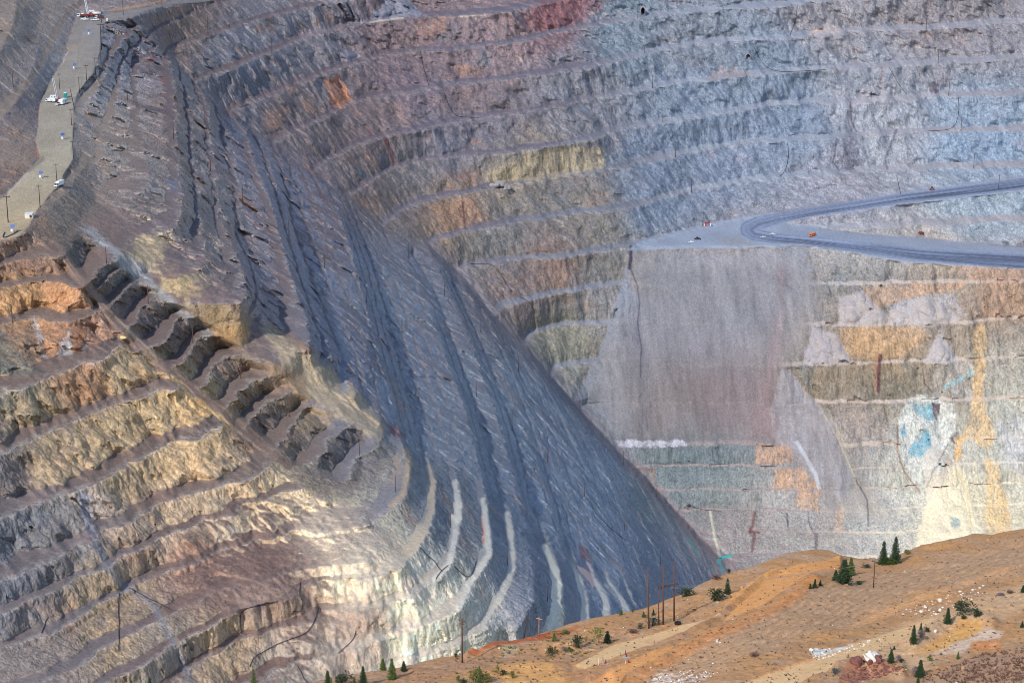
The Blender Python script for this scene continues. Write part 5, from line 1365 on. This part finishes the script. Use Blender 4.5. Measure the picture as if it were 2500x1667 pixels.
# ------------------------------------------------------------------ trees and shrubs of the near hill
def cards(rr, centres, size, droop=0.0, flat=0.3):
    vs_, fs_ = [], []
    for c_, out, s_ in centres:
        n = len(vs_)
        o_ = Vector(out); side = o_.cross(Vector((0, 0, 1))); side = side.normalized() if side.length > 1e-3 else Vector((1, 0, 0))
        side = (side + Vector((rr.uniform(-1, 1), rr.uniform(-1, 1), rr.uniform(-1, 1))) * flat).normalized()
        L = size * s_; a = Vector(c_); tip = a + o_ * L - Vector((0, 0, droop * L)); mid = a.lerp(tip, 0.45)
        vs_ += [a, mid + side * L * 0.3, tip, mid - side * L * 0.3]
        fs_.append((n, n + 1, n + 2, n + 3))
    return vs_, fs_
def make_conifer(seed, leaf="fir", H=10.0, Rb=2.1, full=1.0):
    rr = random.Random(seed); e = empty("conifer", (0,0,0))
    m = MB(); m.tube((0,0,-0.4), (0,0,H * 0.55), 0.17, 0.1, 7); m.tube((0,0,H * 0.55), (0,0,H), 0.1, 0.02, 6); m.build("trunk", MT["bark"], e, True)
    cs = []
    z = 0.05 * H
    while z < H * 0.985:
        f = 1 - z / H
        rad = Rb * (f ** 0.85) * rr.uniform(0.78, 1.12) + 0.06
        nb = max(4, int(5 + 9 * f))
        ph = rr.uniform(0, 6.28)
        for k in range(nb):
            a = ph + 6.28 * k / nb + rr.uniform(-.25, .25); rl_ = rad * rr.uniform(0.62, 1.14)
            if rr.random() < 0.08:
                continue
            d = Vector((math.cos(a), math.sin(a), 0))
            steps = max(2, int(rl_ / 0.24))
            for q in range(steps):
                t = (q + 0.4) / steps
                c_ = d * rl_ * t + Vector((rr.uniform(-.06,.06), rr.uniform(-.06,.06), z - 0.26 * rl_ * t + 0.12 * rl_ * t * t))
                for sgn in (-1, 0, 1):
                    aa = a + sgn * rr.uniform(0.5, 0.9); cs.append((c_, Vector((math.cos(aa), math.sin(aa), rr.uniform(-0.25, 0.25))), rr.uniform(0.7, 1.25)))
        z += H * 0.022 * rr.uniform(0.9, 1.3) + 0.12 * f
    vs_, fs_ = cards(rr, cs, 0.42, 0.25, 0.35)
    m = MB(); m.add(vs_, fs_); m.build("crown", LEAF[leaf], e)
    return e
def make_shrub(seed, leaf="bush", H=3.0, W_=3.4, dens=1.0):
    rr = random.Random(seed); e = empty("shrub", (0,0,0)); m = MB()
    lumps = [(rr.uniform(-.5,.5) * W_ * 0.62, rr.uniform(-.5,.5) * W_ * 0.6, H * rr.uniform(0.28, 0.66), rr.uniform(0.2, 0.34) * W_) for _ in range(8)]
    for k in range(7):
        l = lumps[k]; m.tube((rr.uniform(-.2,.2), rr.uniform(-.2,.2), -0.15), (l[0], l[1], l[2]), 0.07, 0.025, 5)
    m.build("stem", MT["bark"], e)
    cs = []
    for k in range(int(620 * dens)):
        l = rr.choice(lumps); d = Vector((rr.gauss(0,1), rr.gauss(0,1), rr.gauss(0,1))).normalized(); r_ = l[3] * rr.uniform(0.45, 1.06)
        c_ = Vector((l[0], l[1], l[2])) + Vector((d.x, d.y, d.z * 0.85)) * r_
        if c_.z < 0.08 or c_.z > H * 1.05:
            c_.z = rr.uniform(0.1, 0.5) * H
        cs.append((c_, (d + Vector((0, 0, 0.35))).normalized(), rr.uniform(0.6, 1.2)))
    vs_, fs_ = cards(rr, cs, 0.36 * W_ / 3.4 + 0.06, 0.05, 0.7)
    m = MB(); m.add(vs_, fs_); m.build("crown", LEAF[leaf], e)
    return e
def make_sapling(seed, leaf="olive", H=5.0):
    rr = random.Random(seed); e = empty("young_tree", (0,0,0)); m = MB()
    m.tube((0,0,-0.3), (0.1,0,H * 0.5), 0.09, 0.06, 6)
    ends = [(rr.uniform(-.9,.9), rr.uniform(-.9,.9), H * rr.uniform(0.4, 0.95)) for _ in range(9)]
    for q in ends:
        m.tube((0.05,0,H * rr.uniform(0.2, 0.45)), q, 0.045, 0.012, 5)
    m.build("trunk", MT["pale_wood"], e, True)
    cs = []
    for k in range(420):
        q = rr.choice(ends); d = Vector((rr.gauss(0,1), rr.gauss(0,1), rr.gauss(0,1))).normalized()
        cs.append((Vector(q) + d * rr.uniform(0.05, 0.75), d, rr.uniform(0.6, 1.2)))
    vs_, fs_ = cards(rr, cs, 0.34, 0.0, 0.8)
    m = MB(); m.add(vs_, fs_); m.build("crown", LEAF[leaf], e)
    return e
def tree(kind, leaf, u, v, hp, wp, lab, cat, var=0):
    p = on_hill(u, v); h = metres(hp * (1.2 if kind == 'shrub' else 1.0), p) / 0.92
    if kind == "conifer":
        o = place(("cf", leaf, var % 3), lambda: make_conifer(100 + var % 3 * 7 + len(leaf), leaf), p, random.uniform(0, 6), h / 10.0)
        k = metres(wp * 1.2, p) / (4.2 * h / 10.0); k = min(1.7, max(0.6, k)); o.scale = (o.scale[0] * k, o.scale[1] * k, o.scale[2])
        g = "conifers on the near hill"
    elif kind == "shrub":
        o = place(("sh", leaf, var % 2), lambda: make_shrub(200 + var % 2 * 5 + len(leaf), leaf), p, random.uniform(0, 6), h / 3.0)
        k = metres(wp * 1.35, p) / (3.7 * h / 3.0); k = min(2.2, max(0.5, k)); o.scale = (o.scale[0] * k, o.scale[1] * k, o.scale[2])
        g = "shrubs on the near hill"
    else:
        o = place(("yt", leaf, 0), lambda: make_sapling(300 + len(leaf), leaf), p, random.uniform(0, 6), h / 5.0)
        g = "young trees on the near hill"
    return tag(o, lab, cat, g)
TR = [
 ("conifer","fir",324,1705,54,20,"small conifer tip nearest the bottom edge under the shaded benches",0), ("conifer","fir",368,1706,58,20,"conifer tip beside its twin under the shaded benches",1),
 ("conifer","light_fir",622,1702,72,24,"yellow green spruce standing alone under the broken cliffs",2), ("conifer","fir",768,1692,24,12,"smallest conifer tip just before the dark round bush",0),
 ("conifer","fir",802,1690,56,24,"dense dark conifer just before the dark round bush",1), ("conifer","light_fir",812,1696,44,14,"paler young conifer pressed against the dense dark one",2),
 ("shrub","bush",842,1676,32,38,"big dark round bush between two dark conifers",0), ("conifer","light_fir",866,1676,24,12,"bright green young conifer beside the dark round bush",0),
 ("conifer","fir",887,1672,48,22,"slender dark conifer between the round bush and the red gully",2), ("conifer","light_fir",936,1633,28,26,"open yellowish spruce on the brow before the cream cliff",1),
 ("conifer","light_fir",958,1657,51,25,"taller yellowish spruce rooted just below the brow",0), ("conifer","fir",986,1637,25,18,"short grey green conifer at the end of the brow row",2),
 ("shrub","bush",1113,1603,9,9,"tiny dark tuft on the brow just before the tall brown pole",1),
 ("conifer","light_fir",1171,1666,42,14,"green fir rising out of an olive thicket",0), ("shrub","olive",1160,1665,30,28,"olive thicket wrapped round the green fir",0), ("shrub","olive",1190,1663,20,24,"yellow olive bush on the far side of the green fir",1),
 ("young","olive",1216,1652,26,14,"thin yellow olive sapling in front of a blackish bush",0), ("shrub","bush",1232,1646,10,16,"blackish low bush behind the olive sapling",0), ("shrub","green",1118,1664,14,8,"small bright green sprig on the pale dirt",0),
 ("shrub","bush",1131,1665,9,18,"dark low mound of scrub beside the bright sprig",1), ("shrub","olive",1252,1654,14,14,"faded olive tuft on the orange bank",0),
 ("conifer","light_fir",1354,1564,20,15,"green and gold conifer at the end of the red gully",1), ("young","olive",1357,1567,12,8,"dry golden sapling in front of the green and gold conifer",0),
 ("shrub","green",1382,1547,8,16,"low green bush above the grey dirt mound",1), ("shrub","bush",1348,1600,22,18,"dark upright bush on the edge of the dirt fork",0), ("shrub","mauve",1380,1591,10,15,"dull purple twiggy shrub between two green ones",0),
 ("shrub","green",1393,1592,12,11,"round green shrub beside the purple twigs",0), ("shrub","bush",1414,1579,26,24,"broad dark olive bush behind the dirt mound",1), ("young","olive",1431,1572,20,18,"pale stemmed sapling against the broad dark bush",0),
 ("young","green",1460,1575,42,20,"tall feathery yellow green sapling on the slope",0), ("conifer","fir",1484,1568,30,20,"dark conifer with purple twigs at its foot",2),
 ("conifer","light_fir",1518,1501,15,15,"small conifer poking over the brow before the white crest",0), ("conifer","light_fir",1545,1494,8,9,"tiniest conifer on the brow past the white crest",1), ("conifer","light_fir",1573,1506,15,16,"squat bright conifer just under the brow",2),
 ("conifer","fir",1597,1500,15,9,"little dark conifer behind the tall bare pole",0), ("shrub","grey",1595,1526,22,25,"sage grey bush behind the tall bare pole",0), ("shrub","grey",1565,1534,12,13,"small sage grey bush beside the dirt road",1),
 ("shrub","dry",1545,1544,7,22,"low reddish brown scrub beside the dirt road",0), ("shrub","bush",1676,1454,20,30,"dark double bush on the brow past the pole frame",0),
 ("shrub","bush",1743,1466,28,36,"largest dark bush on the bank above the dirt road",1), ("conifer","fir",1777,1450,40,18,"slim conifer beside the largest dark bush",1), ("shrub","bush",1779,1398,11,10,"lone dark tuft on the brow under the turquoise pond",0),
 ("shrub","dry",1751,1414,11,18,"reddish dry scrub just under the brow",1),
 ("conifer","fir",2158,1375,56,25,"shorter of the two tall spruces on the saddle",0), ("conifer","fir",2186,1374,65,28,"taller of the two tall spruces on the saddle",1), ("shrub","green",2168,1378,14,30,"low yellow green growth under the two tall spruces",0), ("shrub","olive",2215,1352,12,14,"golden tuft on the brow beyond the tall spruces",1),
 ("conifer","fir",2060,1424,60,42,"widest dark fir at the end of the orange road",2), ("conifer","light_fir",2077,1404,42,24,"hazy pale fir behind the widest dark fir",0), ("conifer","fir",2040,1417,27,18,"small fir leaning against the widest dark fir",1),
 ("shrub","green",2099,1427,10,14,"round green bush beside the widest dark fir",1), ("shrub","bush",2116,1385,9,15,"dark sprawling bush behind the lone grey pole",0),
 ("conifer","fir",1991,1434,22,12,"middle conifer of the small row on the road bank",0), ("conifer","fir",2003,1428,14,9,"farthest conifer of the small row on the road bank",1), ("conifer","fir",1979,1437,13,10,"nearest conifer of the small row on the road bank",2),
 ("shrub","bush",2352,1494,28,40,"huge flat dark bush on the orange hump",0), ("shrub","bush",2384,1502,18,24,"low end of the huge flat dark bush",1), ("conifer","fir",2313,1521,40,20,"conifer just before the orange hump with the huge bush",2), ("shrub","bush",2352,1511,8,12,"small dark tuft on the face of the orange hump",1),
 ("conifer","fir",2229,1569,46,19,"tall narrow conifer beside the pale lower road",1), ("conifer","fir",2248,1545,26,11,"narrow conifer with grey twigs at its foot",0), ("shrub","mauve",2248,1556,18,16,"grey twiggy shrub beside the pale lower road",1), ("shrub","bush",2260,1541,10,10,"dark bush tucked behind the narrow conifer",0), ("shrub","bush",2268,1541,8,7,"tiny dark bush on the bank of the pale lower road",1),
 ("conifer","fir",2174,1616,34,18,"bushy conifer beside the white boulder",2), ("conifer","fir",2184,1584,10,9,"tiny conifer above the bushy one by the white boulder",0), ("shrub","mauve",2192,1612,14,14,"bare grey twigs beside the bushy conifer",0), ("shrub","bush",2202,1617,9,10,"dark low shrub past the bare grey twigs",1),
 ("conifer","fir",2248,1652,42,24,"dark conifer with grey twigs among dry grass",0), ("conifer","fir",2240,1680,32,14,"conifer tip at the bottom edge below the dark one",1), ("shrub","mauve",2231,1648,22,14,"mauve bare bush pressed against the dark conifer",0),
 ("shrub","green",2271,1613,10,11,"small green bush on the dry grassy bank",0), ("conifer","light_fir",2340,1609,18,9,"small yellow green conifer at the edge of the dry grass",0), ("shrub","grey",2041,1643,15,17,"grey green bush in front of the red rubble",0),
 ("conifer","fir",2498,1444,18,14,"conifer cut by the frame edge beside the upper gravel",2), ("conifer","fir",2496,1531,16,13,"conifer cut by the frame edge beside the speckled slope",0), ("shrub","dry",2468,1446,6,16,"dry brown scrub along the gravel strip",0), ("shrub","mauve",2445,1452,6,18,"pale twigs along the gravel strip",1),
 ("shrub","dry",1840,1601,7,34,"flat brown green scrub in the middle of the furrowed slope",1),
]
for i, (kind, leaf, u, v, hp, wp, lab, var) in enumerate(TR):
    tree(kind, leaf, u, v, hp, wp, lab, {"conifer": "conifer", "shrub": "bush", "young": "sapling"}[kind], var)

# ------------------------------------------------------------------ boulders, stones, markers
def rock_at(u, v, wp, hp, mat, seed, lab, grp=None, name="boulder"):
    p = on_hill(u, v); W_, H_ = metres(wp, p), metres(hp, p)
    m = MB(); rr = random.Random(seed)
    m.blob((0, 0, H_ * 0.38), (W_ / 2, W_ * 0.4, H_ * 0.62), seed, 0.26, 6, 9)
    o = m.build(name, MT[mat]); o.location = p; o.rotation_euler = (0, R(rr.uniform(-12, 12)), rr.uniform(0, 3))
    return tag(o, lab, "boulder", grp)
BG = "boulders on the near hill"
rock_at(2128,1612,44,24,"white_rock",1,"great cream white boulder above the dark red blocks",BG)
rock_at(2091,1621,34,20,"red_rock",2,"widest dark red boulder at the end of the pile",BG)
rock_at(2144,1617,26,20,"red_rock",3,"dark red boulder leaning on the white one",BG)
rock_at(2125,1622,16,13,"red_rock",4,"smallest dark red boulder under the white one",BG)
rock_at(2155,1624,10,8,"red_rock",5,"loose red stone at the end of the boulder pile",BG)
rock_at(2295,1468,11,9,"white_rock",6,"large white stone on the gravel above the conifer",BG)
rock_at(2284,1543,8,8,"white_rock",7,"white stone on the bank of the orange hump",BG)
rock_at(2312,1587,8,9,"tan_rock",8,"upright reddish stone on the pale grey bank",BG)
rock_at(2297,1598,9,6,"red_rock",9,"rusty red stone lying on the pale grey bank",BG)
rock_at(2350,1632,11,8,"tan_rock",10,"tan stone with a green tuft on the dry bank",BG)
rock_at(1753,1564,7,5,"white_rock",11,"white stone alone on the furrowed slope",BG)
rock_at(1711,1605,8,5,"red_rock",12,"brown stone alone on the lower furrowed slope",BG)
rock_at(1981,1588,11,9,"white_rock",13,"white block at the corner of the white gravel patch",BG)
rock_at(1679,1500,7,7,"red_rock",14,"dark red stone on the orange bank by the road",BG)
rock_at(1813,1435,8,6,"tan_rock",15,"pale orange block beside the slim conifer",BG)
rock_at(2139,1415,8,5,"red_rock",16,"dark maroon stone at the foot of the lone grey pole",BG)
rock_at(1220,1583,5,4,"white_rock",17,"white stone on the brow above the olive mound",BG)
rock_at(2250,1494,8,6,"white_rock",18,"white stone in the gravel nearest the furrows",BG)
rock_at(2295,1492,9,7,"white_rock",19,"white stone in the gravel under the largest white one",BG)
rock_at(2303,1484,7,4,"white_rock",20,"flat white stone in the gravel beside the conifer tip",BG)
rock_at(2261,1484,8,4,"white_rock",21,"low white stone at the rim of the gravel strip",BG)
# loose stones: nobody could count them
rr = np.random.default_rng(5)
def stones(n, region, smin, smax, mat, name, lab=None):
    m = MB(); k = 0
    xs = [p[0] for p in region]; ys = [p[1] for p in region]
    U_ = rr.uniform(min(xs), max(xs), n * 3); V_ = rr.uniform(min(ys), max(ys), n * 3)
    ok = poly_sd(region, U_, V_) > 0
    for u, v in zip(U_[ok][:n], V_[ok][:n]):
        p = on_hill(u, v); s_ = smin * (smax / smin) ** (rr.random() ** 2.2)
        m.blob((p.x, p.y, p.z + s_ * 0.15), (s_ * rr.uniform(.7, 1.3), s_, s_ * rr.uniform(.5, .9)), int(rr.integers(1e6)), 0.3, 3, 5)
    o = m.build(name, MT[mat]); o["kind"] = "stuff"
    return o
HILLP = [(1000,1640),(1150,1602),(1400,1535),(1600,1490),(1750,1425),(2000,1350),(2400,1312),(2500,1300),(2500,1667),(1000,1667)]
stones(110, HILLP, 0.08, 0.32, "white_rock", "gravel")
stones(260, HILLP, 0.08, 0.32, "red_rock", "gravel")
stones(500, HILLP, 0.08, 0.4, "tan_rock", "gravel")
stones(150, [(1975,1597),(1990,1582),(2060,1582),(2150,1555),(2160,1565),(2040,1604),(1990,1610)], 0.1, 0.4, "white_rock", "gravel")
stones(110, [(2180,1500),(2300,1455),(2420,1425),(2420,1445),(2300,1500),(2200,1520)], 0.12, 0.5, "white_rock", "gravel")
stones(90, [(1580,1667),(1610,1645),(1720,1632),(1760,1640),(1700,1667)], 0.12, 0.45, "white_rock", "gravel")
stones(260, [(2050,1655),(2090,1628),(2170,1622),(2205,1632),(2170,1650),(2080,1667)], 0.12, 0.7, "red_rock", "gravel")
# dry tufts of grass on the bottom right bank and along the tracks
def tufts(n, region, hmin, hmax, leaf, name):
    xs = [p[0] for p in region]; ys = [p[1] for p in region]
    U_ = rr.uniform(min(xs), max(xs), n * 3); V_ = rr.uniform(min(ys), max(ys), n * 3); ok = poly_sd(region, U_, V_) > 0
    m = MB(); r2 = random.Random(3)
    for u, v in zip(U_[ok][:n], V_[ok][:n]):
        p = on_hill(u, v); h = r2.uniform(hmin, hmax); cs = []
        for k in range(7):
            a = r2.uniform(0, 6.28); cs.append((p + Vector((math.cos(a), math.sin(a), 0)) * r2.uniform(0, h * 0.6), Vector((math.cos(a) * 0.5, math.sin(a) * 0.5, 0.8)), r2.uniform(0.7, 1.3)))
        vs_, fs_ = cards(r2, cs, h, 0, 0.5); m.add(vs_, fs_)
    o = m.build(name, LEAF[leaf]); o["kind"] = "stuff"
tufts(380, [(2230,1667),(2330,1622),(2400,1597),(2500,1580),(2500,1667)], 0.25, 0.6, "dry", "grass")
tufts(700, HILLP, 0.2, 0.5, "dry", "grass")
tufts(300, HILLP, 0.2, 0.45, "grey", "grass")
tufts(120, [(1100,1610),(1400,1535),(1500,1520),(1440,1600),(1300,1620),(1150,1660)], 0.3, 0.7, "olive", "grass")
# survey markers and well heads beside the dirt road
def well(u, v, lab, s=1.0):
    p = on_hill(u, v); e = empty("well_head", p)
    m = MB(); m.box((0,0,0.1), (1.5 * s,1.5 * s,0.2), rz=0.5); m.build("slab", MT["concrete"], e)
    m = MB(); m.tube((0,0,0.2), (0,0,0.95 * s), 0.17, 0.17, 8); m.tube((0,0,0.95 * s), (0,0,1.05 * s), 0.22, 0.22, 8); m.build("casing", MT["red_paint"], e)
    tag(e, lab, "well head", "well heads beside the dirt road")
well(1480,1620, "red capped well on a concrete slab beside a tall white stake", 0.95); well(1530,1603, "red capped well on a concrete slab with a dark stake behind", 1.0)
def stake(u, v, hp, mat, lab, r=0.09):
    p = on_hill(u, v); h = metres(hp, p) / 0.92
    m = MB(); m.tube((0,0,-0.2), (0,0,h), r, r, 7); m.tube((0,0,h), (0,0,h + 0.06), r * 1.4, r * 1.1, 7)
    o = m.build("marker_post", MT[mat]); o.location = p; tag(o, lab, "post", "marker posts beside the dirt road")
stake(1463,1622,17,"white_paint","tall white stake nearest the dirt fork"); stake(1473,1612,7,"brown_wood","short brown stake behind the white one"); stake(1515,1601,8,"brown_wood","short brown stake on the verge between the wells")
stake(1528,1597,10,"weathered_wood","dark stake behind the farther well"); stake(1535,1616,6,"red_paint","short red post before the farther well",0.16); stake(1528,1619,7,"white_paint","pale tilted stake beside the short red post",0.06)
p = on_hill(1655,1523); m = MB()
for k in range(14):
    a0, a1 = 6.283 * k / 14, 6.283 * (k + 1) / 14
    for z in (0.22, 0.5):
        m.tube((math.cos(a0) * 0.75, math.sin(a0) * 0.75, z), (math.cos(a1) * 0.75, math.sin(a1) * 0.75, z), 0.2, 0.2, 6)
o = m.build("tyre", MT["tyre"]); o.location = p; tag(o, "worn black tyres lying below the pole frame", "tyre")
